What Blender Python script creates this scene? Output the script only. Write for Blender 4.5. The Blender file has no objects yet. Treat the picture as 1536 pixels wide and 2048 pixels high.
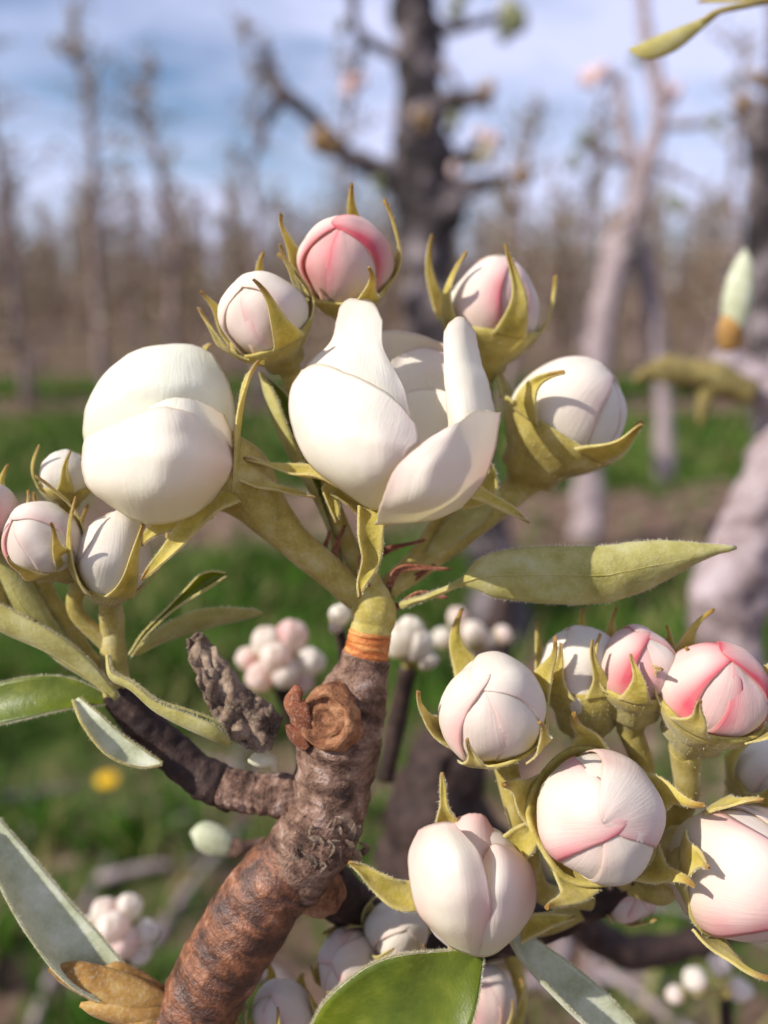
import bpy, math, random
import numpy as np
from mathutils import Vector, noise as mnoise

random.seed(7); np.random.seed(7)
S = bpy.context.scene
COL = S.collection
R = math.radians

# ------------------------------------------------------------------ camera
F = 1500.0            # focal length in photo pixels (1536 x 2048)
D0 = 0.090            # focus distance, metres
K = D0 / F            # metres per photo pixel in the focus plane
CAM_H = 1.0
PITCH = math.atan(434.0 / F)
CAM = np.array([0.0, 0.0, CAM_H])
FWD = np.array([0, math.cos(PITCH), -math.sin(PITCH)])
UP = np.array([0, math.sin(PITCH), math.cos(PITCH)])
RIGHT = np.array([1.0, 0, 0])
cd = bpy.data.cameras.new('camera'); cam = bpy.data.objects.new('camera', cd); COL.objects.link(cam)
cam.location = CAM; cam.rotation_euler = (math.pi / 2 - PITCH, 0, 0)
cd.sensor_fit = 'VERTICAL'; cd.sensor_height = 36.0; cd.sensor_width = 27.0
cd.lens = 36.0 * F / 2048
cd.clip_start = 0.005; cd.clip_end = 2000
cd.dof.use_dof = True; cd.dof.focus_distance = D0 - 80 * K; cd.dof.aperture_fstop = 10.5
S.camera = cam

# ------------------------------------------------------------------ sky, sun, exposure
SUNV = Vector((-0.71, -0.27, 0.62)).normalized()
el = math.asin(SUNV.z); az = math.atan2(SUNV.x, SUNV.y)
w = bpy.data.worlds.new('World'); S.world = w; w.use_nodes = True
nt = w.node_tree; nt.nodes.clear()
def wn(t): return nt.nodes.new(t)
sky = wn('ShaderNodeTexSky'); sky.sky_type = 'NISHITA'; sky.sun_disc = False
sky.sun_elevation = el; sky.sun_rotation = az; sky.altitude = 50; sky.dust_density = 0.1; sky.ozone_density = 4.5
tc = wn('ShaderNodeTexCoord'); mp = wn('ShaderNodeMapping'); mp.inputs['Scale'].default_value = (1.0, 1.0, 3.6)
mp.inputs['Location'].default_value = (0.35, 0.1, 0.25)
n1 = wn('ShaderNodeTexNoise'); n1.inputs['Scale'].default_value = 2.6; n1.inputs['Detail'].default_value = 7; n1.inputs['Roughness'].default_value = 0.55
n1.inputs['Distortion'].default_value = 0.4
rmp = wn('ShaderNodeValToRGB'); rmp.color_ramp.elements[0].position = 0.29; rmp.color_ramp.elements[1].position = 0.58
mx = wn('ShaderNodeMix'); mx.data_type = 'RGBA'
mx.inputs['B'].default_value = (7.6, 7.9, 10.9, 1)
bg = wn('ShaderNodeBackground'); bg.inputs['Strength'].default_value = 0.085
wo = wn('ShaderNodeOutputWorld')
L = nt.links.new
L(tc.outputs['Generated'], mp.inputs['Vector']); L(mp.outputs[0], n1.inputs['Vector']); L(n1.outputs[0], rmp.inputs[0])
mlt = wn('ShaderNodeMath'); mlt.operation = 'MULTIPLY'; mlt.inputs[1].default_value = 0.85
L(rmp.outputs[0], mlt.inputs[0])
L(mlt.outputs[0], mx.inputs['Factor']); L(sky.outputs[0], mx.inputs['A']); L(mx.outputs['Result'], bg.inputs[0]); L(bg.outputs[0], wo.inputs[0])
sd = bpy.data.lights.new('sun', 'SUN'); sd.energy = 4.6; sd.angle = R(0.55); sd.color = (1.0, 0.955, 0.885)
sun = bpy.data.objects.new('sun', sd); COL.objects.link(sun)
sun.rotation_euler = SUNV.to_track_quat('Z', 'Y').to_euler(); sun.location = (-3, -2, 6)
S.view_settings.view_transform = 'Standard'; S.view_settings.look = 'None'
S.view_settings.gamma = 1; S.view_settings.exposure = 0.40
S.render.engine = 'CYCLES'
S.cycles.use_denoising = True
S.cycles.max_bounces = 8; S.cycles.transmission_bounces = 8; S.cycles.transparent_max_bounces = 8
S.cycles.sample_clamp_indirect = 4

# ------------------------------------------------------------------ coordinates
def P(px, py, d):
    """world point seen at photo pixel (px,py) at depth d along the optical axis"""
    return CAM + FWD * d + RIGHT * ((px - 768) / F * d) + UP * ((1024 - py) / F * d)
def V(px, py, z=0.0):
    """close-up space: units of one focus-plane pixel, x right, y up, z towards the camera"""
    s = 1 - z / F
    return np.array([(px - 768) * s, (1024 - py) * s, z])
def Vs(pts): return np.array([V(*p) for p in pts], float)
def v2w(a):
    a = np.asarray(a, float)
    return CAM + np.outer(D0 - a[:, 2] * K, FWD) + np.outer(a[:, 0] * K, RIGHT) + np.outer(a[:, 1] * K, UP)
def nrm(v):
    v = np.asarray(v, float); return v / (np.linalg.norm(v) + 1e-12)
def lin(r, g, b):
    f = lambda c: (c / 255 / 12.92) if c / 255 <= 0.04045 else ((c / 255 + 0.055) / 1.055) ** 2.4
    return (f(r), f(g), f(b), 1.0)
def cr(ctrl, m):
    """Catmull-Rom through control rows, m samples"""
    c = np.asarray(ctrl, float); n = len(c)
    if n == 2: return c[0] + np.linspace(0, 1, m).reshape(-1, *([1] * (c.ndim - 1))) * (c[1] - c[0])
    e = np.concatenate([(2 * c[0] - c[1])[None], c, (2 * c[-1] - c[-2])[None]])
    t = np.linspace(0, n - 1, m); i = np.minimum(t.astype(int), n - 2); f = (t - i).reshape(-1, *([1] * (c.ndim - 1)))
    p0, p1, p2, p3 = e[i], e[i + 1], e[i + 2], e[i + 3]
    return 0.5 * (2 * p1 + (p2 - p0) * f + (2 * p0 - 5 * p1 + 4 * p2 - p3) * f * f + (3 * p1 - p0 - 3 * p2 + p3) * f ** 3)
def nz(p, s=1.0): return mnoise.noise(Vector((p[0] * s, p[1] * s, p[2] * s)))

# ------------------------------------------------------------------ object helpers
WLOC = {}
def thing(name, label, cat, loc, group=None, kind=None):
    o = bpy.data.objects.new(name, None); COL.objects.link(o); o.location = loc
    o.empty_display_size = 0.01
    WLOC[o.name] = np.array(loc, float)
    tag(o, label, cat, group, kind); return o
def tag(o, label=None, cat=None, group=None, kind=None):
    if label: o['label'] = label
    if cat: o['category'] = cat
    if group: o['group'] = group
    if kind: o['kind'] = kind
def mesh_obj(name, verts, faces, mats, parent=None, uv=None, midx=None, flat=None, loc=None):
    verts = np.asarray(verts, float)
    base = WLOC[parent.name] if parent is not None else (np.array(loc, float) if loc is not None else verts.mean(0) * 0)
    me = bpy.data.meshes.new(name)
    me.from_pydata((verts - base).tolist(), [], faces if isinstance(faces, list) else faces.tolist())
    if not isinstance(mats, (list, tuple)): mats = [mats]
    for m in mats: me.materials.append(m)
    n = len(me.polygons)
    sm = np.ones(n, bool)
    if flat is not None: sm[np.asarray(flat)] = False
    me.polygons.foreach_set('use_smooth', sm)
    if midx is not None: me.polygons.foreach_set('material_index', np.asarray(midx, np.int32))
    if uv is not None:
        ul = me.uv_layers.new(name='UVMap'); li = np.empty(len(me.loops), np.int32); me.loops.foreach_get('vertex_index', li)
        ul.data.foreach_set('uv', np.asarray(uv, np.float32)[li].ravel())
    me.update()
    o = bpy.data.objects.new(name, me); COL.objects.link(o)
    if parent is not None: o.parent = parent; WLOC[o.name] = base
    else: o.location = base; WLOC[o.name] = base
    return o

def sheet(G, thick, mode='in'):
    """closed thin shell from a grid of points (nv,nu,3); returns verts, faces, uv, face side (0 front,1 back,2 rim)"""
    nv, nu, _ = G.shape
    du = np.gradient(G, axis=1); dv = np.gradient(G, axis=0)
    N = np.cross(du, dv); N /= (np.linalg.norm(N, axis=2, keepdims=True) + 1e-9)
    u, v = np.meshgrid(np.linspace(0, 1, nu), np.linspace(0, 1, nv))
    th = thick
    A = G + N * th / 2; B = G - N * th / 2
    verts = np.concatenate([A.reshape(-1, 3), B.reshape(-1, 3)])
    uv = np.stack([u, v], -1).reshape(-1, 2); uv = np.concatenate([uv, uv])
    n = nu * nv; idx = np.arange(n).reshape(nv, nu)
    a, b, c, d = idx[:-1, :-1].ravel(), idx[:-1, 1:].ravel(), idx[1:, 1:].ravel(), idx[1:, :-1].ravel()
    f1 = np.stack([a, b, c, d], 1); f2 = np.stack([a, d, c, b], 1) + n
    loop = np.concatenate([idx[0, :], idx[1:, -1], idx[-1, -2::-1], idx[-2:0:-1, 0]])
    nx = np.roll(loop, -1)
    f3 = np.stack([loop, loop + n, nx + n, nx], 1)
    faces = np.concatenate([f1, f2, f3])
    side = np.concatenate([np.zeros(len(f1), int), np.ones(len(f2), int), np.full(len(f3), 2)])
    return verts, faces, uv, side
def sheet_obj(name, G, thick, mats, parent, close=True):
    v, f, uv, side = sheet(G, thick)
    if close: v = v2w(v)
    if isinstance(mats, (list, tuple)) and len(mats) == 2:
        mi = np.where(side == 0, 0, 1)
    else: mi = None
    return mesh_obj(name, v, f, mats, parent, uv, mi, np.where(side == 2)[0])

def tube_mesh(path, rad, nseg=16, disp=None, flatten=None, cap=True):
    """tube along sampled path with radii; disp(i/n, angle, point) -> radius factor"""
    path = np.asarray(path, float); n = len(path); rad = np.broadcast_to(np.asarray(rad, float), (n,))
    T = np.gradient(path, axis=0); T /= (np.linalg.norm(T, axis=1, keepdims=True) + 1e-12)
    a = np.array([0, 0, 1.0]) if abs(T[0][2]) < 0.9 else np.array([1.0, 0, 0])
    nn = nrm(np.cross(T[0], a)); verts = []
    ang = np.linspace(0, 2 * math.pi, nseg, endpoint=False)
    for i in range(n):
        nn = nrm(nn - T[i] * np.dot(nn, T[i])); bb = np.cross(T[i], nn)
        ring = np.outer(np.cos(ang), nn) + np.outer(np.sin(ang), bb)
        r = np.full(nseg, rad[i])
        if disp is not None:
            r = r * np.array([disp(i / max(1, n - 1), ang[k], path[i] + ring[k] * rad[i]) for k in range(nseg)])
        verts.append(path[i] + ring * r[:, None])
    verts = np.concatenate(verts)
    i = np.arange(n - 1)[:, None] * nseg; k = np.arange(nseg)[None, :]; k2 = (k + 1) % nseg
    faces = np.stack([(i + k), (i + k2), (i + nseg + k2), (i + nseg + k)], -1).reshape(-1, 4).tolist()
    if cap:
        verts = np.concatenate([verts, path[:1], path[-1:]]); c0 = n * nseg; c1 = c0 + 1
        for q in range(nseg):
            q2 = (q + 1) % nseg
            faces.append([c0, q2, q]); faces.append([c1, (n - 1) * nseg + q, (n - 1) * nseg + q2])
    return verts, faces
def join(parts):
    vs, fs, o = [], [], 0
    for v, f in parts:
        vs.append(np.asarray(v)); fs += [[i + o for i in x] for x in f]; o += len(v)
    return np.concatenate(vs), fs
def path_r(ctrl, m):
    """ctrl rows (px,py,z,r) -> close-up path + radii"""
    c = cr([list(V(a, b, z)) + [r] for a, b, z, r in ctrl], m)
    return c[:, :3], c[:, 3]

# ------------------------------------------------------------------ materials
def newmat(name):
    m = bpy.data.materials.new(name); m.use_nodes = True; m.node_tree.nodes.clear(); return m, m.node_tree
def N_(t, typ, **kw):
    n = t.nodes.new(typ)
    for k, v in kw.items():
        if hasattr(n, k): setattr(n, k, v)
        else: n.inputs[k].default_value = v
    return n
def ramp(t, src, stops):
    r = t.nodes.new('ShaderNodeValToRGB'); e = r.color_ramp.elements
    while len(e) < len(stops): e.new(0.5)
    for q, (p, c) in zip(e, stops):
        q.position = p; q.color = c if len(c) == 4 else (*c, 1)
    t.links.new(src, r.inputs[0]); return r.outputs[0]
def math_(t, op, a, b=None):
    n = t.nodes.new('ShaderNodeMath'); n.operation = op
    for i, x in enumerate((a, b)):
        if x is None: continue
        if isinstance(x, (int, float)): n.inputs[i].default_value = x
        else: t.links.new(x, n.inputs[i])
    return n.outputs[0]
def mixc(t, f, a, b):
    n = t.nodes.new('ShaderNodeMix'); n.data_type = 'RGBA'
    for k, x in (('Factor', f), ('A', a), ('B', b)):
        if isinstance(x, (int, float)): n.inputs[k].default_value = x
        elif isinstance(x, tuple): n.inputs[k].default_value = x
        else: t.links.new(x, n.inputs[k])
    return n.outputs['Result']
def noise_(t, scale, detail=4, rough=0.55, coord='Object', vec=None, dist=0.0):
    n = N_(t, 'ShaderNodeTexNoise'); n.inputs['Scale'].default_value = scale; n.inputs['Detail'].default_value = detail
    n.inputs['Roughness'].default_value = rough; n.inputs['Distortion'].default_value = dist
    if vec is None:
        c = t.nodes.new('ShaderNodeTexCoord'); vec = c.outputs[coord]
    t.links.new(vec, n.inputs['Vector']); return n.outputs[0]
def finish(t, col, rough=0.6, trans=0.0, tcol=None, bump=None, bstr=0.3, bdist=0.0002, spec=0.3, sheen=0.0, sss=0.0):
    b = N_(t, 'ShaderNodeBsdfPrincipled'); b.inputs['Roughness'].default_value = rough
    b.inputs['Specular IOR Level'].default_value = spec
    if sheen: b.inputs['Sheen Weight'].default_value = sheen; b.inputs['Sheen Roughness'].default_value = 0.4
    if isinstance(col, tuple): b.inputs['Base Color'].default_value = col
    else: t.links.new(col, b.inputs['Base Color'])
    if bump is not None:
        bn = N_(t, 'ShaderNodeBump'); bn.inputs['Strength'].default_value = bstr; bn.inputs['Distance'].default_value = bdist
        t.links.new(bump, bn.inputs['Height']); t.links.new(bn.outputs[0], b.inputs['Normal'])
    out = N_(t, 'ShaderNodeOutputMaterial'); sh = b.outputs[0]
    if trans > 0:
        tr = N_(t, 'ShaderNodeBsdfTranslucent'); c = tcol if tcol is not None else col
        if isinstance(c, tuple): tr.inputs[0].default_value = c
        else: t.links.new(c, tr.inputs[0])
        ms = N_(t, 'ShaderNodeMixShader'); ms.inputs[0].default_value = trans
        t.links.new(sh, ms.inputs[1]); t.links.new(tr.outputs[0], ms.inputs[2]); sh = ms.outputs[0]
    t.links.new(sh, out.inputs[0])

def petal_mat(name, pink, white=lin(243, 239, 226), base=lin(236, 232, 196), pinkc=lin(232, 128, 140)):
    m, t = newmat(name)
    uv = t.nodes.new('ShaderNodeUVMap'); sp = t.nodes.new('ShaderNodeSeparateXYZ'); t.links.new(uv.outputs[0], sp.inputs[0])
    oi = t.nodes.new('ShaderNodeObjectInfo')
    tc_ = t.nodes.new('ShaderNodeTexCoord'); ad = N_(t, 'ShaderNodeVectorMath', operation='ADD')
    t.links.new(tc_.outputs['Object'], ad.inputs[0])
    cx = t.nodes.new('ShaderNodeCombineXYZ'); t.links.new(math_(t, 'MULTIPLY', oi.outputs['Random'], .006), cx.inputs[0]); t.links.new(cx.outputs[0], ad.inputs[1])
    big = noise_(t, 95, 1.5, 0.4, vec=ad.outputs[0])
    edge = math_(t, 'ABSOLUTE', math_(t, 'SUBTRACT', math_(t, 'MULTIPLY', sp.outputs[0], 2.0), 1.0))
    edge = math_(t, 'POWER', edge, 3.0)
    tip = math_(t, 'POWER', sp.outputs[1], 4.0)
    e = math_(t, 'ADD', math_(t, 'MULTIPLY', edge, 0.75), math_(t, 'MULTIPLY', tip, 0.35))
    bg_ = ramp(t, big, [(0.36, (0, 0, 0)), (0.74, (1, 1, 1))])
    e = math_(t, 'ADD', math_(t, 'MULTIPLY', e, math_(t, 'ADD', bg_, 0.25)), math_(t, 'MULTIPLY', bg_, 0.45))
    n = t.nodes.new('ShaderNodeMath'); n.operation = 'MULTIPLY'; n.use_clamp = True; n.inputs[1].default_value = pink; t.links.new(e, n.inputs[0])
    col = mixc(t, n.outputs[0], white, pinkc)
    bs = ramp(t, sp.outputs[1], [(0.0, (1, 1, 1)), (0.38, (0, 0, 0))])
    col = mixc(t, math_(t, 'MULTIPLY', bs, 0.8), col, base)
    # fine lengthwise veins
    mpn = t.nodes.new('ShaderNodeMapping'); mpn.inputs['Scale'].default_value = (26, 2.5, 1); t.links.new(uv.outputs[0], mpn.inputs[0])
    vein = noise_(t, 1.6, 4, 0.6, vec=mpn.outputs[0])
    fine = noise_(t, 1500, 3, 0.6)
    h = math_(t, 'ADD', vein, math_(t, 'MULTIPLY', fine, 0.5))
    mott = noise_(t, 420, 4, .6)
    col = mixc(t, math_(t, 'MULTIPLY', ramp(t, mott, [(.45, (0, 0, 0)), (.75, (1, 1, 1))]), .16), col, lin(226, 220, 196))
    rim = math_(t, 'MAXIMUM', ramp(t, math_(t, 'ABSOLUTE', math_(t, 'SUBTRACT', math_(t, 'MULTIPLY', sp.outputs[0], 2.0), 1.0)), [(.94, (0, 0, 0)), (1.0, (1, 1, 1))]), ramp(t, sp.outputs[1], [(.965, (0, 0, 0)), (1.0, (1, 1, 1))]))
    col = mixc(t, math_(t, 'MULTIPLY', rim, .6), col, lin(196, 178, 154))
    finish(t, col, 0.6, 0.44, mixc(t, 0.35, col, lin(255, 246, 214)), h, 0.45, 0.00018, spec=0.15)
    return m
M = {}
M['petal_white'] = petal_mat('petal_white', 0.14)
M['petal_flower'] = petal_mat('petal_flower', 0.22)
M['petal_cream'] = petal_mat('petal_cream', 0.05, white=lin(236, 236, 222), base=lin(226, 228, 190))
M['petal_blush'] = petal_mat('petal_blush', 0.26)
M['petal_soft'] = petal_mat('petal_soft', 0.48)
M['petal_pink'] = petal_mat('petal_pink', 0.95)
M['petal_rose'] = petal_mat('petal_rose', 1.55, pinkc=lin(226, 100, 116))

def downy(name, c1, c2, c3, trans=0.3, scale=320, sheen=0.25):
    m, t = newmat(name)
    a = noise_(t, scale, 5, 0.62); fine = noise_(t, scale * 9, 4, 0.7)
    col = ramp(t, a, [(0.3, c1), (0.52, c2), (0.74, c3)])
    col = mixc(t, math_(t, 'MULTIPLY', ramp(t, fine, [(0.5, (0, 0, 0)), (0.8, (1, 1, 1))]), 0.4), col, lin(238, 232, 196))
    finish(t, col, 0.75, trans, mixc(t, 0.5, col, lin(226, 196, 70)), fine, 0.7, 0.00018, spec=0.15, sheen=sheen)
    return m
def sepal_mat():
    m, t = newmat('sepal'); uv = t.nodes.new('ShaderNodeUVMap'); sp = t.nodes.new('ShaderNodeSeparateXYZ'); t.links.new(uv.outputs[0], sp.inputs[0])
    a = noise_(t, 300, 5, .62); fine = noise_(t, 2600, 4, .7)
    col = ramp(t, a, [(.3, lin(158, 146, 58)), (.5, lin(200, 182, 84)), (.72, lin(222, 208, 126))])
    edge = math_(t, 'POWER', math_(t, 'ABSOLUTE', math_(t, 'SUBTRACT', math_(t, 'MULTIPLY', sp.outputs[0], 2.0), 1.0)), 4.0)
    col = mixc(t, math_(t, 'MULTIPLY', edge, .55), col, lin(236, 222, 158))
    tipm = ramp(t, math_(t, 'ADD', sp.outputs[1], math_(t, 'MULTIPLY', math_(t, 'SUBTRACT', a, .5), .5)), [(.78, (0, 0, 0)), (1.0, (1, 1, 1))])
    col = mixc(t, math_(t, 'MULTIPLY', tipm, .75), col, lin(150, 92, 44))
    col = mixc(t, math_(t, 'MULTIPLY', ramp(t, fine, [(.5, (0, 0, 0)), (.8, (1, 1, 1))]), .35), col, lin(238, 230, 190))
    finish(t, col, .75, .38, mixc(t, .5, col, lin(230, 200, 70)), fine, .7, .0002, spec=.15, sheen=.3); return m
M['calyx'] = downy('calyx', lin(160, 142, 62), lin(196, 178, 92), lin(220, 206, 138))
M['sepal'] = sepal_mat()
M['stalk'] = downy('stalk', lin(156, 138, 62), lin(190, 170, 88), lin(216, 202, 146), 0.25)
M['leaf_under'] = downy('leaf_under', lin(176, 164, 84), lin(206, 196, 120), lin(226, 220, 166), 0.42, 260, 0.35)
M['leaf_wool'] = downy('leaf_wool', lin(168, 172, 134), lin(202, 206, 174), lin(230, 230, 210), 0.25, 260, 0.4)
M['fuzz'] = downy('fuzz', lin(214, 210, 176), lin(228, 224, 196), lin(240, 238, 220), 0.4)
def leafgreen(name, a, b, c):
    m, t = newmat(name)
    n = noise_(t, 210, 5, 0.6); f = noise_(t, 1700, 3, 0.6)
    col = ramp(t, n, [(0.3, a), (0.55, b), (0.75, c)])
    finish(t, col, 0.42, 0.35, mixc(t, 0.5, col, lin(170, 180, 20)), math_(t, 'ADD', n, math_(t, 'MULTIPLY', f, 0.4)), 0.5, 0.0003, spec=0.4)
    return m
M['leaf_top'] = leafgreen('leaf_top', lin(78, 94, 18), lin(106, 118, 28), lin(142, 146, 52))
M['scale_dry'] = downy('scale_dry', lin(120, 80, 40), lin(186, 142, 78), lin(226, 196, 128), 0.3, 200, 0.1)
M['dead_leaf'] = downy('dead_leaf', lin(74, 56, 44), lin(120, 98, 82), lin(164, 142, 122), 0.08, 300, 0.1)
M['red_scale'] = downy('red_scale', lin(92, 50, 34), lin(132, 76, 52), lin(160, 104, 76), 0.08, 300, 0.05)

def bark_mat(name, stops, scale, bd, rough=0.7, ringed=False, spec=0.25):
    m, t = newmat(name)
    n = noise_(t, scale, 6, 0.65, dist=0.3); f = noise_(t, scale * 7, 4, 0.7)
    s = math_(t, 'ADD', math_(t, 'MULTIPLY', n, 0.75), math_(t, 'MULTIPLY', f, 0.25))
    col = ramp(t, s, stops)
    finish(t, col, rough, 0, None, s, 0.8, bd, spec=spec)
    return m
M['bark_red'] = bark_mat('bark_red', [(0.36, lin(64, 40, 30)), (0.47, lin(118, 72, 48)), (0.56, lin(160, 104, 68)), (0.68, lin(192, 152, 122))], 420, 0.0012, 0.5, spec=0.4)
M['bark_orange'] = bark_mat('bark_orange', [(0.32, lin(140, 70, 28)), (0.5, lin(190, 112, 50)), (0.7, lin(214, 156, 90))], 300, 0.0004, 0.45, spec=0.4)
M['bark_grey'] = bark_mat('bark_grey', [(0.32, lin(62, 46, 38)), (0.48, lin(112, 86, 70)), (0.62, lin(154, 128, 110)), (0.78, lin(196, 180, 170))], 320, 0.0008)
M['bark_dark'] = bark_mat('bark_dark', [(0.35, lin(30, 22, 20)), (0.55, lin(60, 44, 38)), (0.75, lin(104, 84, 74))], 320, 0.0008)
def ring_bark(name, stops, rings, bd, blot=.45, spec=.35, rough=.5):
    m, t = newmat(name); uv = t.nodes.new('ShaderNodeUVMap')
    mp_ = t.nodes.new('ShaderNodeMapping'); mp_.inputs['Scale'].default_value = (1.3, rings, 1); t.links.new(uv.outputs[0], mp_.inputs[0])
    a = noise_(t, 1.0, 5, .6, vec=mp_.outputs[0], dist=.6); b = noise_(t, 380, 6, .68, dist=.4); c = noise_(t, 2400, 3, .6)
    s = math_(t, 'ADD', math_(t, 'ADD', math_(t, 'MULTIPLY', a, 1 - blot - .12), math_(t, 'MULTIPLY', b, blot)), math_(t, 'MULTIPLY', c, .12))
    finish(t, ramp(t, s, stops), rough, 0, None, s, 1.0, bd, spec=spec); return m
M['bark_red'] = ring_bark('bark_red', [(0.37, lin(46, 30, 24)), (0.47, lin(88, 56, 40)), (0.56, lin(138, 88, 58)), (0.68, lin(192, 160, 138))], 2.2, .0012, .5, .5, .4)
M['bark_orange'] = ring_bark('bark_orange', [(0.36, lin(122, 60, 26)), (0.5, lin(186, 106, 48)), (0.66, lin(216, 164, 98))], 9, .001, .3)
M['bark_grey'] = ring_bark('bark_grey', [(0.36, lin(50, 36, 30)), (0.46, lin(98, 72, 58)), (0.56, lin(144, 114, 96)), (0.68, lin(196, 178, 168))], 3, .002, .6, .25, .7)
M['bark_mauve'] = bark_mat('bark_mauve', [(0.34, lin(84, 70, 66)), (0.5, lin(150, 132, 130)), (0.68, lin(196, 182, 184))], 60, 0.004, 0.85)
M['bark_tree'] = bark_mat('bark_tree', [(0.38, lin(24, 20, 20)), (0.49, lin(58, 50, 50)), (0.62, lin(140, 128, 128))], 11, 0.02, 0.9)
M['bark_row'] = bark_mat('bark_row', [(0.34, lin(82, 66, 62)), (0.5, lin(136, 116, 110)), (0.66, lin(182, 160, 154))], 14, 0.01, 0.9)
M['twig_row'] = bark_mat('twig_row', [(0.34, lin(88, 70, 58)), (0.5, lin(130, 106, 90)), (0.66, lin(164, 136, 112))], 8, 0.004, 0.9)
M['moss'] = downy('moss', lin(78, 66, 36), lin(124, 108, 56), lin(160, 142, 86), .1, 120, .1)
M['scar'] = bark_mat('scar', [(0.34, lin(84, 50, 32)), (0.48, lin(136, 90, 60)), (0.66, lin(186, 138, 100))], 520, 0.0014)

# ------------------------------------------------------------------ the setting
def strip_fac(t):
    """1 = grass alley, 0 = bare soil strip; rows lie along x"""
    g = t.nodes.new('ShaderNodeNewGeometry'); s = t.nodes.new('ShaderNodeSeparateXYZ'); t.links.new(g.outputs['Position'], s.inputs[0])
    wob = noise_(t, 1.7, 4, 0.6, vec=g.outputs['Position'])
    y = math_(t, 'ADD', s.outputs[1], math_(t, 'MULTIPLY', math_(t, 'SUBTRACT', wob, 0.5), 1.1))
    ph = math_(t, 'PINGPONG', math_(t, 'SUBTRACT', y, ROW0), ROWS / 2)      # 0 on a row, ROWS/2 mid alley
    return ramp(t, math_(t, 'DIVIDE', ph, ROWS / 2), [(0.27, (0, 0, 0)), (0.42, (1, 1, 1))]), g
ROW0, ROWS = 3.35, 3.65
m, t = newmat('ground')
fac, g = strip_fac(t)
n = noise_(t, 9, 8, 0.68, vec=g.outputs['Position'])
soil = ramp(t, n, [(0.3, lin(58, 46, 38)), (0.5, lin(112, 90, 76)), (0.7, lin(160, 136, 118))])
n2 = noise_(t, 14, 6, 0.65, vec=g.outputs['Position'])
grs = ramp(t, n2, [(0.3, lin(28, 36, 16)), (0.5, lin(56, 76, 28)), (0.72, lin(104, 104, 60))])
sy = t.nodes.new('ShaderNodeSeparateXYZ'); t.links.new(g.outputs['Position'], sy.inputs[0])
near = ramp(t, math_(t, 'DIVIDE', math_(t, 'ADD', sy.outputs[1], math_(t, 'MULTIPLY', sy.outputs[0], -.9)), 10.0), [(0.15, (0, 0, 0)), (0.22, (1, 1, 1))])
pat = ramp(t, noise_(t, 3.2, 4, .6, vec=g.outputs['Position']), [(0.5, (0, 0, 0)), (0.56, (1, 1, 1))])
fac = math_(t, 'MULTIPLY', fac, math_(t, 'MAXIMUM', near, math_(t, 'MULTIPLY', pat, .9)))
far = ramp(t, math_(t, 'DIVIDE', sy.outputs[1], 40.0), [(0.2, (1, 1, 1)), (0.3, (.3, .3, .3))])
fac = math_(t, 'MULTIPLY', fac, far)
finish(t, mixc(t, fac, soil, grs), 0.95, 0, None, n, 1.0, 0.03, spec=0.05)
M['ground'] = m
xs = np.concatenate([[-600, -150, -40, -15], np.linspace(-6, 6, 90), [15, 40, 150, 600]])
ys = np.concatenate([[-60, -5], np.linspace(0.0, 9, 90), [14, 25, 60, 200, 1200]])
GX, GY = np.meshgrid(xs, ys)
def ground_h(x, y):
    if abs(x) > 7 or y > 9.5 or y < -1: return 0.0
    return 0.045 * nz((x, y, 3.1), 1.3) + 0.02 * nz((x, y, 8.1), 6)
GZ = np.array([[ground_h(x, y) for x in xs] for y in ys])
verts = np.stack([GX, GY, GZ], -1).reshape(-1, 3)
idx = np.arange(len(xs) * len(ys)).reshape(len(ys), len(xs))
faces = np.stack([idx[:-1, :-1], idx[:-1, 1:], idx[1:, 1:], idx[1:, :-1]], -1).reshape(-1, 4)
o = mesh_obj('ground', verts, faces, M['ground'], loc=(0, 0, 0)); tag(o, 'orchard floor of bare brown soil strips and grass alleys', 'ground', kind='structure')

# grass blades
def grass_amount(x, y):
    yy = y + 0.55 * nz((x * 1.0, y * 1.0, 0.5), 1.1)
    ph = abs(((yy - ROW0 + ROWS / 2) % ROWS) - ROWS / 2) / (ROWS / 2)
    a = min(1, max(0, (ph - 0.24) / 0.2))
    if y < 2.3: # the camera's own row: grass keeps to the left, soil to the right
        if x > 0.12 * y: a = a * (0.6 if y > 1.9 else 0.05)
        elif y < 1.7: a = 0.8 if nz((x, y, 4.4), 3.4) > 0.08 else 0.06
    return a
bv, bf, bm = [], [], []
rng = random.Random(3)
cnt = 0
while cnt < 52000:
    y = 0.35 + 8.6 * rng.random() ** 1.5; x = (rng.random() - 0.5) * (1.5 + y * 1.35)
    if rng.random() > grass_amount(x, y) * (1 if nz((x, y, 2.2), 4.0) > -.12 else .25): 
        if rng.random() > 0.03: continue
    h = (0.05 + 0.07 * rng.random()) * (0.7 + 0.6 * (nz((x, y, 9.7), 2.2) + 0.5)); wd = 0.003 + 0.0035 * rng.random() + 0.0009 * y
    a = rng.random() * 6.283; lean = h * (0.2 + 0.7 * rng.random()); la = rng.random() * 6.283
    z0 = ground_h(x, y) - 0.006; dx, dy = math.cos(a) * wd, math.sin(a) * wd; lx, ly = math.cos(la) * lean, math.sin(la) * lean
    k = len(bv)
    bv += [(x - dx, y - dy, z0), (x + dx, y + dy, z0), (x + dx * .7 + lx * .4, y + dy * .7 + ly * .4, z0 + h * .6), (x - dx * .7 + lx * .4, y - dy * .7 + ly * .4, z0 + h * .6), (x + lx, y + ly, z0 + h)]
    bf += [[k, k + 1, k + 2, k + 3], [k + 3, k + 2, k + 4]]; 
    mi = 0 if rng.random() < 0.82 - .5 * max(0, nz((x, y, 6.6), 2.0)) else 1
    bm += [mi, mi]; cnt += 1
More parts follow.
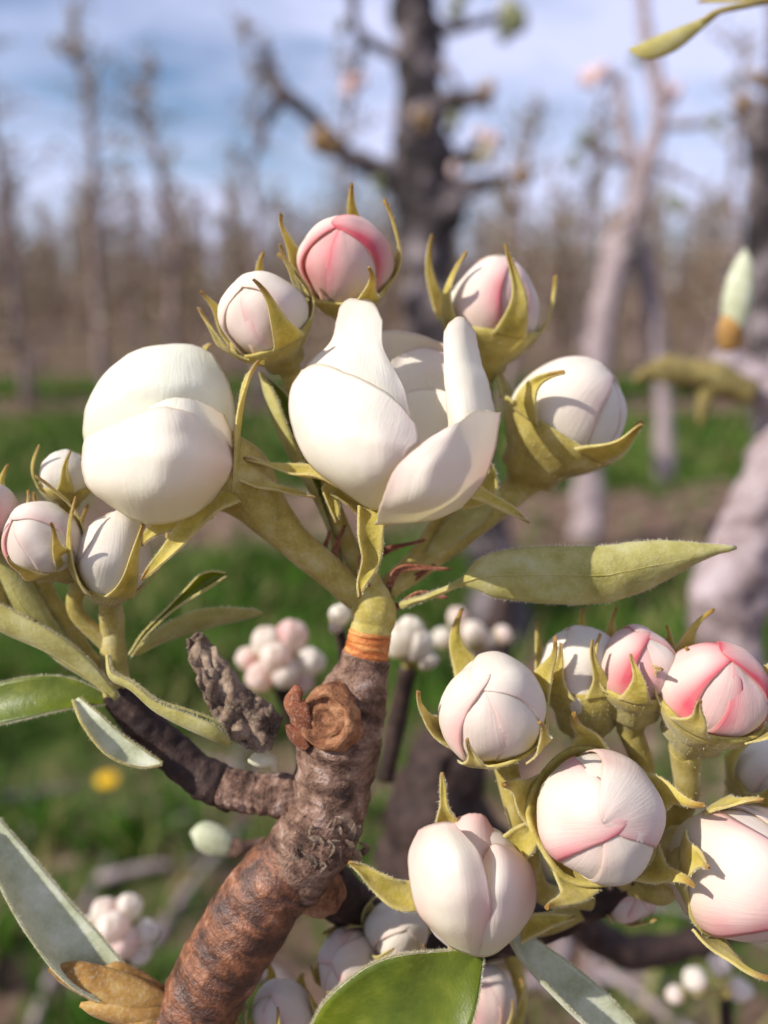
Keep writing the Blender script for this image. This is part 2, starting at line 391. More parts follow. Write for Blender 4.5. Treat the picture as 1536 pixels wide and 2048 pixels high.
def simple(name, c1, c2, scale, trans=0.3, tc_=None, rough=0.6):
    m, t = newmat(name); n = noise_(t, scale, 4, 0.6)
    finish(t, ramp(t, n, [(0.35, c1), (0.65, c2)]), rough, trans, tc_, spec=0.2); return m
M['grass'] = simple('grass', lin(40, 70, 16), lin(92, 132, 40), 5.0, 0.35)
M['grass_dry'] = simple('grass_dry', lin(110, 112, 60), lin(160, 150, 96), 3.0, 0.3)
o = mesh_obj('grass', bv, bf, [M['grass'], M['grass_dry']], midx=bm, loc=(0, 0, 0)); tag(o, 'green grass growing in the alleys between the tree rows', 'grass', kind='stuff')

# ------------------------------------------------------------------ orchard trees
def limb(p0, direc, length, r0, rn, n=9, wig=0.16, up=0.25, nseg=6):
    pts = [np.array(p0, float)]; d = nrm(direc)
    for i in range(n - 1):
        d = nrm(d + np.array([rn.gauss(0, wig), rn.gauss(0, wig), rn.gauss(0, wig) + up / n]))
        pts.append(pts[-1] + d * length / (n - 1))
    rad = np.linspace(r0, r0 * 0.35, n) * np.array([1 + rn.uniform(-.15, .25) for _ in range(n)])
    return np.array(pts), rad
def blob(c, r, rn, sub=1):
    """small knobbly lump"""
    vs, fs = ICO
    k = np.array([1 + rn.uniform(-.25, .25) for _ in range(len(vs))])[:, None]
    return np.array(c) + vs * k * r, fs
def make_ico():
    p = (1 + 5 ** .5) / 2
    v = np.array([(-1, p, 0), (1, p, 0), (-1, -p, 0), (1, -p, 0), (0, -1, p), (0, 1, p), (0, -1, -p), (0, 1, -p), (p, 0, -1), (p, 0, 1), (-p, 0, -1), (-p, 0, 1)], float)
    v /= np.linalg.norm(v[0])
    f = [[0, 11, 5], [0, 5, 1], [0, 1, 7], [0, 7, 10], [0, 10, 11], [1, 5, 9], [5, 11, 4], [11, 10, 2], [10, 7, 6], [7, 1, 8], [3, 9, 4], [3, 4, 2], [3, 2, 6], [3, 6, 8], [3, 8, 9], [4, 9, 5], [2, 4, 11], [6, 2, 10], [8, 6, 7], [9, 8, 1]]
    return v, f
ICO = make_ico()
def make_sphere(n=8, m=12):
    vs = [(0, 0, 1)]; fs = []
    for i in range(1, n):
        th = math.pi * i / n
        vs += [(math.sin(th) * math.cos(2 * math.pi * k / m), math.sin(th) * math.sin(2 * math.pi * k / m), math.cos(th)) for k in range(m)]
    vs.append((0, 0, -1))
    for k in range(m):
        k2 = (k + 1) % m
        fs.append([0, 1 + k, 1 + k2]); e = 1 + (n - 2) * m; fs.append([len(vs) - 1, e + k2, e + k])
        for i in range(n - 2): fs.append([1 + i * m + k, 1 + (i + 1) * m + k, 1 + (i + 1) * m + k2, 1 + i * m + k2])
    return np.array(vs), fs
SPH = make_sphere()
M['bud_far'] = simple('bud_far', lin(196, 184, 150), lin(238, 230, 214), 30, 0.3)
M['bud_far_tan'] = simple('bud_far_tan', lin(140, 112, 78), lin(190, 156, 112), 30, 0.3)
M['bud_far_pink'] = simple('bud_far_pink', lin(222, 176, 168), lin(244, 226, 220), 30, 0.3)
M['leaf_far'] = simple('leaf_far', lin(112, 118, 80), lin(176, 176, 136), 30, 0.35)

def row_tree_meshes(seed, nb=80):
    rn = random.Random(seed); H = rn.uniform(2.9, 3.5)
    n = 16; zs = np.linspace(-0.05, H, n)
    lx, ly = rn.uniform(-.18, .18), rn.uniform(-.1, .1)
    path = np.array([[lx * (z / H) + 0.05 * math.sin(z * 2.3 + seed) + rn.gauss(0, .02), ly * z / H + rn.gauss(0, .02), z] for z in zs])
    rad = np.interp(zs, [0, .4, 1.2, 2.4, H], [.062, .05, .042, .024, .008])
    tv = tube_mesh(path, rad, 8, lambda a, b, p: 1 + .25 * nz(p, 9))
    br, bd = [], []
    for k in range(nb):
        z = rn.uniform(0.3, H - 0.1); c = np.array([np.interp(z, zs, path[:, 0]), np.interp(z, zs, path[:, 1]), z])
        a = rn.uniform(0, 6.283); ln = rn.uniform(.18, .7) * (1.15 - .65 * z / H)
        pts, rd = limb(c, (math.cos(a) * 1.0, math.sin(a) * .8, rn.uniform(.1, 1.3)), ln, rn.uniform(.007, .016), rn, 6, .25, .5)
        br.append(tube_mesh(pts, rd, 5, cap=False))
        for q in range(2):
            i = rn.randint(2, 4); p2, r2 = limb(pts[i], (rn.gauss(0, 1), rn.gauss(0, 1), rn.uniform(-.1, 1)), ln * .5, .006, rn, 4, .3, .4)
            br.append(tube_mesh(p2, r2, 4, cap=False)); bd.append(blob(p2[-1], rn.uniform(.011, .026), rn))
        bd.append(blob(pts[-1], rn.uniform(.012, .028), rn))
        if rn.random() < .7: bd.append(blob(pts[3], rn.uniform(.012, .03), rn))
    return tv, join(br), join(bd)
protos = []
def data_mesh(name, vf, mats, mi=None):
    me = bpy.data.meshes.new(name); me.from_pydata(np.asarray(vf[0]).tolist(), [], vf[1])
    for m_ in mats: me.materials.append(m_)
    me.polygons.foreach_set('use_smooth', np.ones(len(me.polygons), bool))
    if mi is not None: me.polygons.foreach_set('material_index', mi)
    me.update(); return me
for s in range(9):
    tv, bvv, dvv = row_tree_meshes(100 + s, 80 if s < 5 else 44)
    rn = random.Random(s); mi = np.repeat([rn.choice([0, 0, 1, 1, 2]) for _ in range(len(dvv[1]) // 20)], 20).astype(np.int32)
    protos.append((data_mesh('trunk', tv, [M['bark_row']]), data_mesh('branches', bvv, [M['twig_row']]), data_mesh('buds', dvv, [M['bud_far_tan'], M['leaf_far'], M['bud_far']], mi)))
def row_tree(x, y, k, sc, rz, label, group):
    t = thing('orchard_tree', label, 'tree', (x, y, 0), group); t.rotation_euler = (0, 0, rz); t.scale = (1, 1, sc)
    for nm, me in zip(('trunk', 'branches', 'blossom_buds'), protos[k]):
        o = bpy.data.objects.new(nm, me); COL.objects.link(o); o.parent = t
        if nm != 'trunk': o['kind'] = 'stuff'
rn = random.Random(11)
# second row: trunks where the photo shows them
for i, (px, sc) in enumerate([(-130, .95), (62, .98), (228, 1.08), (372, .98), (520, .92), (690, .9), (1010, .86), (1145, .9), (1420, .9), (1600, 1.0), (1760, 1)]):
    y = ROW0 + ROWS + rn.uniform(-.12, .12)
    d = y * math.cos(PITCH) + CAM_H * math.sin(PITCH)
    row_tree((px - 768) / F * d, y, 5 + i % 4, sc, rn.uniform(0, 6), 'slender bare pear tree in the second row behind the blossoms', 'bare trees of the second orchard row')
for r_, nm in ((2, 'third'), (3, 'fourth'), (4, 'fifth')):
    y0 = ROW0 + ROWS * r_; half = y0 * .58 + 2.5; x = -half
    while x < half:
        row_tree(x, y0 + rn.uniform(-.15, .15), rn.randrange(5), rn.uniform(.92, 1.1) * (.78, .92, 1.02)[r_ - 2], rn.uniform(0, 6), f'thin bare pear tree in the {nm} orchard row', f'bare trees of the {nm} orchard row')
        x += rn.uniform(.75, 1.1)
# beyond that the rows read as one brown mass
fv, ff, fo, fm = [], [], 0, []
rn = random.Random(5)
tri = []
for r_ in range(5, 15):
    y0 = ROW0 + ROWS * r_; half = y0 * .6 + 5; x = -half
    while x < half:
        H = rn.uniform(2.9, 3.9); p = [np.array([x, y0 + rn.uniform(-.2, .2), 0])]
        for q in range(5): p.append(p[-1] + np.array([rn.gauss(0, .04), rn.gauss(0, .04), H / 5]))
        v, f = tube_mesh(np.array(p), np.linspace(.05, .012, 6), 4, cap=False)
        fv.append(v); ff += [[i + fo for i in q] for q in f]; fo += len(v); fm += [0] * len(f)
        for k in range(110):
            z = rn.uniform(.15, H); c = np.array([x, y0, z]); a = rn.uniform(0, 6.28); ln = rn.uniform(.2, .65)
            d = np.array([math.cos(a), math.sin(a), rn.uniform(-.1, 1.2)]); d = nrm(d) * ln; wv = np.array([-math.sin(a), math.cos(a), .3]) * rn.uniform(.012, .03)
            v = np.array([c - wv, c + wv, c + d + wv * .6, c + d - wv * .6]); fv.append(v); ff.append([fo, fo + 1, fo + 2, fo + 3]); fo += 4; fm.append(0 if rn.random() < .62 else 1)
            if k % 3 == 0:
                e = c + d * rn.uniform(.4, 1); s = rn.uniform(.015, .035)
                v = e + np.array([(-s, 0, -s), (s, 0, -s * .6), (0, s * .5, s)]); fv.append(v); ff.append([fo, fo + 1, fo + 2]); fo += 3; fm.append(2)
        x += rn.uniform(.7, 1.1)
o = mesh_obj('distant_orchard', np.concatenate(fv), ff, [M['twig_row'], M['bark_row'], M['bud_far_tan']], midx=fm, loc=(0, 0, 0)); tag(o, 'distant mass of brown leafless orchard rows along the horizon', 'orchard', kind='stuff')
# trellis wires along the second row
M['wire'] = simple('wire', lin(120, 120, 124), lin(150, 150, 154), 3, 0, rough=0.4)
for hgt in (2.05, 2.42):
    pts = np.array([[x, ROW0 + ROWS + .02, hgt + .01 * math.sin(x * 1.1)] for x in np.linspace(-8, 8, 40)])
    v, f = tube_mesh(pts, .0035, 6)
    tag(mesh_obj('trellis_wire', v, f, M['wire'], loc=(0, ROW0 + ROWS, hgt)), 'thin horizontal trellis wire strung along the bare trees', 'wire', 'trellis wires')

# two trees of the nearest row, traced as trunk and limbs at their own distance
def tree_from(name, label, d, trunk, limbs, buds, mat, base_y):
    t = thing(name, label, 'tree', tuple(P(*base_y, d)))
    def tube(nm, ctrl, par, nseg=12, amp=.36):
        c = cr([list(P(a, b, d + dd)) + [r / F * d] for a, b, dd, r in ctrl], max(8, len(ctrl) * 6))
        v, f = tube_mesh(c[:, :3], np.maximum(c[:, 3], .002), nseg, lambda a, b, p: 1 + amp * nz(p, 14) + amp * .7 * nz(p, 37))
        return mesh_obj(nm, v, f, mat, par)
    tr = tube('trunk', trunk, t, 16)
    for l in limbs: tube('limb', l, t, 9)
    rn = random.Random(len(limbs))
    for (a, b, dd, r, kind) in buds:
        c = P(a, b, d + dd); parts = []
        for q in range(5):
            off = np.array([rn.gauss(0, 1), rn.gauss(0, 1), rn.gauss(0, 1)]) * r / F * d * .38
            parts.append((c + off + SPH[0] * np.array([.5, .5, .62]) * r / F * d * rn.uniform(.7, 1.1), SPH[1]))
        v, f = join(parts); mesh_obj('blossom_cluster' if kind != 'leaf_far' else 'leaf_tuft', v, f, M[kind], t)
    return t
tree_from('orchard_tree', 'dark knobbly pear tree trunk with crooked limbs rising behind the flowers', 2.25,
    [(1004, 1290, 0, 62), (985, 1120, 0, 50), (930, 900, 0, 46), (880, 700, 0, 46), (862, 560, 0, 46), (852, 460, 0, 58), (850, 380, 0, 62), (840, 300, 0, 58), (838, 200, 0, 50), (836, 90, 0, 44), (828, 0, 0, 40), (820, -90, 0, 34)],
    [[(850, 400, 0, 36), (800, 365, -.02, 26), (740, 335, -.03, 24), (690, 305, -.03, 20), (650, 260, -.02, 16), (600, 215, 0, 15), (560, 180, 0, 18), (540, 140, 0, 14), (525, 85, 0, 10)],
     [(560, 180, 0, 14), (545, 215, 0, 12), (530, 250, 0, 8), (524, 300, 0, 7)],
     [(690, 305, -.03, 16), (650, 290, -.04, 15), (625, 285, -.05, 8)],
     [(835, 120, 0, 24), (790, 110, .03, 15), (740, 85, .04, 12), (712, 50, .03, 12), (705, -20, 0, 9)],
     [(725, 80, .03, 8), (712, 150, .02, 7), (700, 220, 0, 6)],
     [(850, 230, 0, 30), (895, 205, -.05, 20), (950, 195, -.08, 16), (975, 190, -.1, 10)],
     [(850, 350, 0, 36), (900, 330, -.03, 22), (945, 300, -.06, 12), (970, 270, -.06, 8)],
     [(855, 400, 0, 40), (910, 380, -.05, 26), (970, 370, -.08, 16), (1035, 350, -.1, 9)],
     [(850, 40, 0, 22), (900, 60, -.03, 10), (960, 45, -.05, 9), (1020, 30, -.06, 7)],
     [(852, 460, 0, 46), (895, 430, -.06, 34), (930, 400, -.1, 16)],
     [(838, 100, 0, 12), (905, 150, -.05, 6), (915, 210, -.05, 5)],
     [(862, 560, 0, 24), (820, 600, -.03, 22), (845, 680, -.03, 20)]],
    [(705, 175, 0, 26, 'bud_far_pink'), (640, 285, -.06, 34, 'bud_far_tan'), (970, 275, -.06, 28, 'bud_far_pink'), (960, 305, -.06, 30, 'bud_far'), (905, 255, -.05, 24, 'leaf_far'), (1038, 350, -.1, 24, 'bud_far_tan'), (1020, 25, -.06, 34, 'leaf_far'), (920, 20, -.04, 26, 'leaf_far'), (845, 240, -.1, 20, 'bud_far_tan'), (975, 185, -.1, 26, 'bud_far_tan'), (690, 60, .03, 18, 'leaf_far'), (760, 375, -.03, 22, 'leaf_far'), (1010, 20, -.06, 20, 'bud_far'), (900, 350, -.04, 22, 'bud_far_pink')],
    M['bark_tree'], (1004, 1290))
tree_from('orchard_tree', 'forked grey pear tree with thin upright shoots next to the dark knobbly tree', 3.0,
    [(1172, 1085, 0, 30), (1178, 980, 0, 27), (1190, 800, 0, 25), (1205, 650, 0, 25), (1228, 540, 0, 28), (1245, 470, 0, 30), (1275, 400, 0, 16), (1295, 330, 0, 18), (1318, 240, 0, 15), (1310, 150, 0, 14), (1290, 60, 0, 13), (1280, -60, 0, 9)],
    [[(1250, 470, 0, 20), (1285, 520, .05, 22), (1305, 620, .08, 20), (1325, 780, .1, 18), (1330, 960, .1, 20)],
     [(1280, 400, 0, 14), (1260, 300, 0, 15), (1245, 220, 0, 12), (1240, 150, 0, 9)],
     [(1270, 330, 0, 14), (1215, 310, -.03, 9), (1175, 290, -.04, 8)],
     [(1245, 165, 0, 8), (1215, 155, 0, 7), (1190, 150, 0, 6)],
     [(1315, 245, 0, 10), (1370, 250, -.03, 8), (1450, 240, -.03, 6)],
     [(1300, 330, 0, 10), (1340, 340, 0, 7), (1400, 370, 0, 5)]],
    [(1185, 150, 0, 26, 'bud_far_pink'), (1338, 185, 0, 26, 'bud_far_pink'), (1180, 285, -.04, 22, 'leaf_far'), (1150, 330, -.04, 17, 'leaf_far'), (1428, 240, -.03, 18, 'leaf_far'), (1350, 405, 0, 22, 'leaf_far'), (1235, 445, -.05, 20, 'bud_far_tan'), (1262, 495, -.05, 12, 'leaf_far'), (1275, 120, 0, 18, 'leaf_far')],
    M['bark_mauve'], (1172, 1085))
tree_from('orchard_tree', 'dark upright tree trunk with a mossy pruned stub at its top', 1.6,
    [(1560, 1010, 0, 40), (1540, 800, 0, 34), (1530, 600, 0, 34), (1528, 420, 0, 36), (1530, 300, 0, 34), (1512, 235, 0, 26), (1490, 215, 0, 20)],
    [[(1528, 300, 0, 26), (1545, 180, 0, 18), (1552, 60, 0, 14), (1540, -60, 0, 10)], [(1530, 440, 0, 14), (1505, 380, 0, 8), (1495, 370, 0, 5)]],
    [(1480, 215, 0, 24, 'bud_far_tan'), (1535, 150, 0, 22, 'bud_far_tan')], M['bark_tree'], (1560, 1010))

# ------------------------------------------------------------------ neighbouring limb at the right edge
def close_tube(name, ctrl, mat, parent, m=60, nseg=24, disp=None):
    p, r = path_r(ctrl, m); v, f = tube_mesh(p, r, nseg, disp)
    ln = np.concatenate([[0], np.cumsum(np.linalg.norm(np.diff(p, axis=0), axis=1))]) / 100.0
    k = np.arange(nseg) / nseg; k = np.abs(k * 2 - 1)
    uv = np.stack(np.meshgrid(k, ln), -1).reshape(-1, 2); uv = np.concatenate([uv, [[.5, 0], [.5, ln[-1]]]])
    return mesh_obj(name, v2w(v), f, mat, parent, uv)
# z -1800 in close-up units is 0.2 m from the lens
ZB = -2600
sideb = thing('neighbour_branch', 'blurred pale grey knobbly branch reaching down past the long leaf', 'branch', tuple(v2w([V(1480, 1300, ZB)])[0]))
kn = lambda a, b, p: 1 + .28 * nz(p, .008) + .14 * nz(p, .022)
close_tube('wood', [(1660, 560, ZB, 130), (1600, 700, ZB, 130), (1585, 850, ZB, 150), (1545, 960, ZB, 165), (1490, 1090, ZB, 170), (1450, 1200, ZB, 200), (1465, 1300, ZB, 150), (1500, 1420, ZB, 120), (1520, 1600, ZB, 120)], M['bark_mauve'], sideb, 70, 28, kn)
close_tube('side_shoot', [(1585, 850, ZB, 110), (1530, 780, ZB, 95), (1480, 740, ZB, 85), (1440, 700, ZB, 55)], M['bark_mauve'], sideb, 30, 20, kn)
close_tube('mossy_shoot', [(1500, 790, ZB + 100, 80), (1420, 755, ZB + 100, 85), (1350, 740, ZB + 50, 75), (1300, 745, ZB, 50), (1270, 760, ZB, 22)], M['moss'], sideb, 40, 20, kn)
close_tube('mossy_shoot', [(1420, 760, ZB + 100, 60), (1405, 820, ZB + 100, 34), (1400, 850, ZB + 100, 12)], M['moss'], sideb, 20, 14, kn)
ZL = -900
tube_r = close_tube('bud_base', [(1462, 700, ZL - 600, 34), (1460, 672, ZL - 600, 52), (1462, 640, ZL - 600, 40), (1470, 620, ZL - 600, 26)], M['scale_dry'], sideb, 20, 16)
close_tube('leaf_bud', [(1470, 690, ZL - 600, 22), (1470, 640, ZL - 600, 50), (1478, 580, ZL - 600, 56), (1486, 530, ZL - 600, 36), (1490, 498, ZL - 600, 4)], M['leaf_wool'], sideb, 26, 18)

def leaf_grid(mid, widths, nv=30, nu=13, face=(0, 0, 1), fold=0.3, curl=0.0, wav=0.0, seed=0, asym=0.0, lump=0.0):
    """mid (px,py,z) rows; widths half-width in px; face: upper-side normal in close-up axes (or list); fold>0 lifts the margins towards face"""
    c = cr(Vs(mid), nv); wd = np.maximum(cr(np.array(widths, float)[:, None], nv)[:, 0], .3)
    T = np.gradient(c, axis=0); T /= np.linalg.norm(T, axis=1, keepdims=True)
    fc = np.array(face, float)
    fc = np.repeat(fc[None], nv, 0) if fc.ndim == 1 else cr(fc, nv)
    fo = np.broadcast_to(np.array(fold, float), (nv,)) if np.ndim(fold) == 0 else cr(np.array(fold, float)[:, None], nv)[:, 0]
    us = np.linspace(-1, 1, nu); G = np.zeros((nv, nu, 3))
    for i in range(nv):
        n = nrm(fc[i] - T[i] * np.dot(fc[i], T[i])); s = np.cross(T[i], n)
        for j, u in enumerate(us):
            a = fo[i] * 1.2 * abs(u) ** .7      # the blade bends up from the midrib
            wv = wav * math.sin(seed + i * .55 + u * 2) * abs(u)
            uu = u + asym * (1 - u * u)
            G[i, j] = c[i] + s * wd[i] * uu * math.cos(a) + n * (wd[i] * abs(uu) * math.sin(a) + wv - curl * wd[i] * uu * uu)
            if lump: G[i, j] += n * lump * (nz(G[i, j] + seed * 31, .035) + .6 * nz(G[i, j], .09)) * 2 + s * lump * .8 * nz(G[i, j] + 9, .05)
    return G
def leaf(parent, mid, widths, mats=None, thick=4, fuzz=0, name='leaf', **kw):
    G = leaf_grid(mid, widths, **kw)
    mats = mats or [M['leaf_top'], M['leaf_under']]
    # sheet(): side 0 faces along cross(du,dv)
    o = sheet_obj(name, G, thick, mats, parent)
    nv, nu = G.shape[:2]
    # midrib on the underside
    if nu >= 9 and name == 'leaf':
        j = nu // 2; p = G[1:-2, j]
        du = np.gradient(G, axis=1)[1:-2, j]; dv = np.gradient(G, axis=0)[1:-2, j]; nn = np.cross(du, dv); nn /= np.linalg.norm(nn, axis=1, keepdims=True)
        wmax = max(widths); r = np.linspace(max(2.4, wmax * .055), 1.2, len(p))
        v, f = tube_mesh(p - nn * (r * .9)[:, None], r, 8); mesh_obj('midrib', v2w(v), f, mats[-1], o)
    if fuzz: add_fuzz(o, G, fuzz, mats)
    return o
FZ = random.Random(77)
def hair(base, d, ln, wd):
    s = nrm(np.cross(d, [FZ.gauss(0, 1), FZ.gauss(0, 1), FZ.gauss(0, 1)])) * wd
    mid = base + d * ln * .5 + np.array([FZ.gauss(0, 1), FZ.gauss(0, 1), FZ.gauss(0, 1)]) * ln * .15
    return [base - s, base + s, mid + s * .6, mid - s * .6, base + d * ln + (mid - base - d * ln * .5)]
def fuzz_obj(parent, pts, dirs, ln, wd=.42):
    vs, fs = [], []
    for b, d in zip(pts, dirs):
        k = len(vs); vs += hair(b, nrm(d + np.array([FZ.gauss(0, .4), FZ.gauss(0, .4), FZ.gauss(0, .4)])), ln * FZ.uniform(.4, 1.2), wd)
        fs += [[k, k + 1, k + 2, k + 3], [k + 3, k + 2, k + 4]]
    o = mesh_obj('down_hairs', v2w(np.array(vs)), fs, M['fuzz'], parent); o['kind'] = 'stuff'; return o
def add_fuzz(o, G, n, mats=None, ln=7.5):
    """short hairs along the margins of a sheet"""
    nv, nu = G.shape[:2]; pts, ds = [], []
    for q in range(int(n * 4)):
        e = FZ.random() < .5; i = FZ.random() * (nv - 2); a = int(i); f = i - a; j = nu - 1 if e else 0; jj = nu - 2 if e else 1
        p = G[a, j] * (1 - f) + G[a + 1, j] * f; d = p - (G[a, jj] * (1 - f) + G[a + 1, jj] * f)
        pts.append(p - nrm(d) * 1.0); ds.append(nrm(d))
    fuzz_obj(o, pts, ds, ln)

# ------------------------------------------------------------------ the pear branch in focus
branch = thing('pear_branch', 'ringed reddish brown pear branch with a round scar carrying the open flowers', 'branch', tuple(v2w([V(380, 2040, -60)])[0]))
def ringed(freq, amp, lump):
    def f(a, b, p):
        y = a * freq + .15 * nz(p, .03)
        rg = abs(math.sin(y * math.pi)) ** .35
        return 1 - amp * (1 - rg) * (0.6 + .8 * nz(p, .011)) + lump * nz(p, .016) + lump * .5 * nz(p, .05)
    return f
ZW = -70
close_tube('wood', [(-150, 2900, ZW - 60, 96), (60, 2560, ZW - 40, 90), (230, 2290, ZW - 20, 85), (380, 2040, ZW, 84), (440, 1930, ZW, 84), (505, 1825, ZW, 86), (560, 1750, ZW, 80), (600, 1705, ZW, 70)], M['bark_red'], branch, 220, 48, ringed(15, .05, .07))
close_tube('wood', [(570, 1765, ZW - 5, 66), (612, 1700, ZW, 84), (645, 1650, ZW, 84), (662, 1590, ZW, 82), (672, 1520, ZW, 84), (685, 1455, ZW, 86), (705, 1400, ZW, 74), (722, 1350, ZW, 58), (732, 1310, ZW, 50)], M['bark_grey'], branch, 170, 48, ringed(19, .09, .12))
close_tube('wood', [(724, 1350, ZW, 50), (731, 1315, ZW, 48), (737, 1285, ZW, 46), (741, 1262, ZW, 45)], M['bark_orange'], branch, 70, 40, ringed(6, .10, .03))
close_tube('spur_tip', [(740, 1272, ZW, 43), (744, 1245, ZW, 46), (747, 1218, ZW, 48), (748, 1192, ZW - 5, 38), (746, 1168, ZW - 10, 24), (744, 1140, ZW - 12, 12)], M['calyx'], branch, 60, 36, ringed(5, .06, .10))
# round leaf scar and knots
def scar_disc(c, axis, r, par):
    ax = nrm(axis); a = nrm(np.cross(ax, [0, 1, 0.2])); b = np.cross(ax, a); prof = [(1.25, -.6), (1.18, -.15), (1.04, .14), (.9, .2), (.8, .04), (.66, -.04), (.54, .1), (.42, .06), (.3, -.06), (.16, .06), (.0, .02)]
    vs = []; n = 40
    for q, (rr, hh) in enumerate(prof):
        for k in range(n):
            th = 2 * math.pi * k / n; wob = 1 + .05 * math.sin(3 * th + q * .7) + .10 * nz((math.cos(th) * 1.2, math.sin(th) * 1.2, q * .5), 2.2) + .05 * nz((math.cos(th) * 2, math.sin(th) * 2, q * .4), 1.3)
            vs.append(c + (a * math.cos(th) + b * math.sin(th)) * r * rr * wob + ax * r * (hh + .09 * nz((math.cos(th) * rr * 3, math.sin(th) * rr * 3, 5), 1.4)))
    fs = [[q * n + k, q * n + (k + 1) % n, (q + 1) * n + (k + 1) % n, (q + 1) * n + k] for q in range(len(prof) - 1) for k in range(n)]
    return mesh_obj('scar', v2w(np.array(vs)), fs, M['scar'], par)
scar_disc(V(652, 1440, ZW + 88), (-.3, .08, .95), 54, branch)
scar_disc(V(640, 1790, ZW + 20), (.2, -.1, .95), 46, branch)['label'] = 'dark frayed old scar'
# shaggy bark flakes at the fork
rn = random.Random(21)
for q in range(26):
    a, b = rn.uniform(575, 730), rn.uniform(1660, 1740); z = ZW + math.sqrt(max(0, 82 ** 2 - (a - (640 - (b - 1690) * .4)) ** 2)) * .9
    leaf(branch, [(a, b, z), (a + rn.uniform(-14, 14), b - rn.uniform(8, 20), z + 8), (a + rn.uniform(-25, 25), b - rn.uniform(18, 34), z + rn.uniform(4, 22))], [rn.uniform(7, 13), rn.uniform(6, 12), 1], [M['dead_leaf'], M['bark_grey']], 3, name='bark_flake', nv=6, nu=5, fold=rn.uniform(-.4, .5))
# lower left spur that carries the left cluster
close_tube('side_spur', [(650, 1600, ZW - 20, 44), (560, 1592, ZW - 26, 46), (490, 1584, ZW - 36, 44), (430, 1572, ZW - 44, 40), (400, 1552, ZW - 48, 26)], M['bark_grey'], branch, 80, 32, ringed(13, .16, .24))
close_tube('side_spur', [(470, 1590, ZW - 60, 40), (430, 1570, ZW - 45, 46), (370, 1530, ZW - 50, 44), (310, 1470, ZW - 50, 42), (262, 1420, ZW - 45, 40), (232, 1378, ZW - 40, 36)], M['bark_dark'], branch, 110, 30, ringed(8, .07, .2))
# stem of the left cluster (green)
close_tube('cluster_stem', [(236, 1390, ZW - 40, 33), (228, 1330, ZW - 40, 28), (226, 1270, ZW - 42, 25), (226, 1225, ZW - 46, 22), (224, 1196, ZW - 46, 14)], M['stalk'], branch, 40, 24, ringed(4, .04, .08))
close_tube('cluster_stem', [(225, 1370, ZW - 70, 26), (175, 1310, ZW - 60, 17), (130, 1240, ZW - 50, 16), (95, 1190, ZW - 45, 20), (80, 1150, ZW - 40, 22)], M['stalk'], branch, 40, 20, ringed(8, .08, .12))
# spur to the right-hand cluster, behind the buds
close_tube('side_spur', [(640, 1760, ZW - 70, 60), (760, 1850, ZW - 230, 50), (900, 1890, ZW - 240, 46), (1050, 1860, ZW - 200, 44), (1180, 1800, ZW - 150, 44), (1260, 1740, ZW - 110, 40)], M['bark_dark'], branch, 80, 26, ringed(14, .1, .1))
# leaf stub and dead pieces
leaf(branch, [(555, 1468, -40), (510, 1450, -30), (465, 1405, -30), (430, 1350, -40), (395, 1290, -50), (384, 1272, -55)], [40, 52, 48, 36, 24, 10], [M['dead_leaf'], M['dead_leaf']], 7, name='dead_leaf', face=(.25, .25, 1), fold=-.35, wav=6, seed=2, lump=14, nv=44, nu=21)
leaf(branch, [(600, 1480, 0), (590, 1440, 12), (580, 1400, 10), (596, 1372, 4)], [16, 34, 30, 8], [M['red_scale'], M['red_scale']], 6, name='bud_scale', face=(-.6, .2, .8), fold=-.5, wav=4)
leaf(branch, [(610, 1500, 0), (585, 1475, 5), (575, 1450, 5)], [14, 22, 6], [M['red_scale'], M['red_scale']], 6, name='bud_scale', face=(-.6, -.2, .8), fold=-.4)
# --- leaves
LU, LW, LT = M['leaf_under'], M['leaf_wool'], M['leaf_top']
# long folded leaf on the right
leaf(branch, [(800, 1212, -60), (860, 1192, -40), (922, 1166, -20), (962, 1154, 0), (1010, 1150, 12), (1100, 1150, 30), (1210, 1150, 35), (1310, 1130, 25), (1400, 1112, 10), (1472, 1096, -10)],
     [6, 6, 8, 40, 54, 60, 60, 52, 30, 2], [LT, LU], 5, fuzz=900, face=[(0.1, .2, -.9), (0.2, 0, -.9), (0.15, -.05, -1), (.1, -.05, -1), (0.1, .1, -.95), (0, .4, -.8)], fold=[.4, .4, .4, .3, .45, .8], wav=3, lump=2, nv=44, nu=17)
# leaf behind the open flower, left
leaf(branch, [(690, 1160, -120), (650, 1040, -120), (600, 945, -115), (560, 870, -110), (535, 800, -115), (520, 745, -125)], [8, 12, 42, 52, 42, 3], [LT, LU], 5, fuzz=500, face=(.9, .15, .5), fold=.85, nv=36, nu=15)
# small leaf lower right of flower
leaf(branch, [(790, 1180, -140), (850, 1120, -140), (905, 1070, -135), (950, 1035, -140), (1000, 985, -150)], [6, 10, 30, 32, 3], [LT, LU], 5, fuzz=300, face=(.4, .6, -.7), fold=.5)
# bottom leaf, green upper face with woolly margin
leaf(branch, [(960, 1905, 20), (880, 1985, 60), (790, 2050, 90), (700, 2120, 90), (600, 2180, 70)], [10, 80, 112, 100, 30], [LT, LW], 6, fuzz=3000, face=(-.25, .25, .93), fold=.12, curl=-.10, wav=4, nv=36, nu=19)
# pale folded leaf at lower right
leaf(branch, [(1000, 1850, -120), (1040, 1905, -60), (1100, 1965, -50), (1170, 2030, -55), (1260, 2110, -60)], [14, 40, 56, 62, 50], [LW, LW], 5, fuzz=600, face=(.55, .45, .6), fold=.7, nv=30, nu=15)
# long woolly leaf at lower left
leaf(branch, [(330, 2030, -60), (250, 1990, -60), (160, 1930, -60), (90, 1850, -65), (30, 1760, -70), (-40, 1640, -80)], [14, 40, 66, 64, 54, 30], [LW, LW], 6, fuzz=1100, face=(.62, .5, .6), fold=.6, nv=40, nu=15)
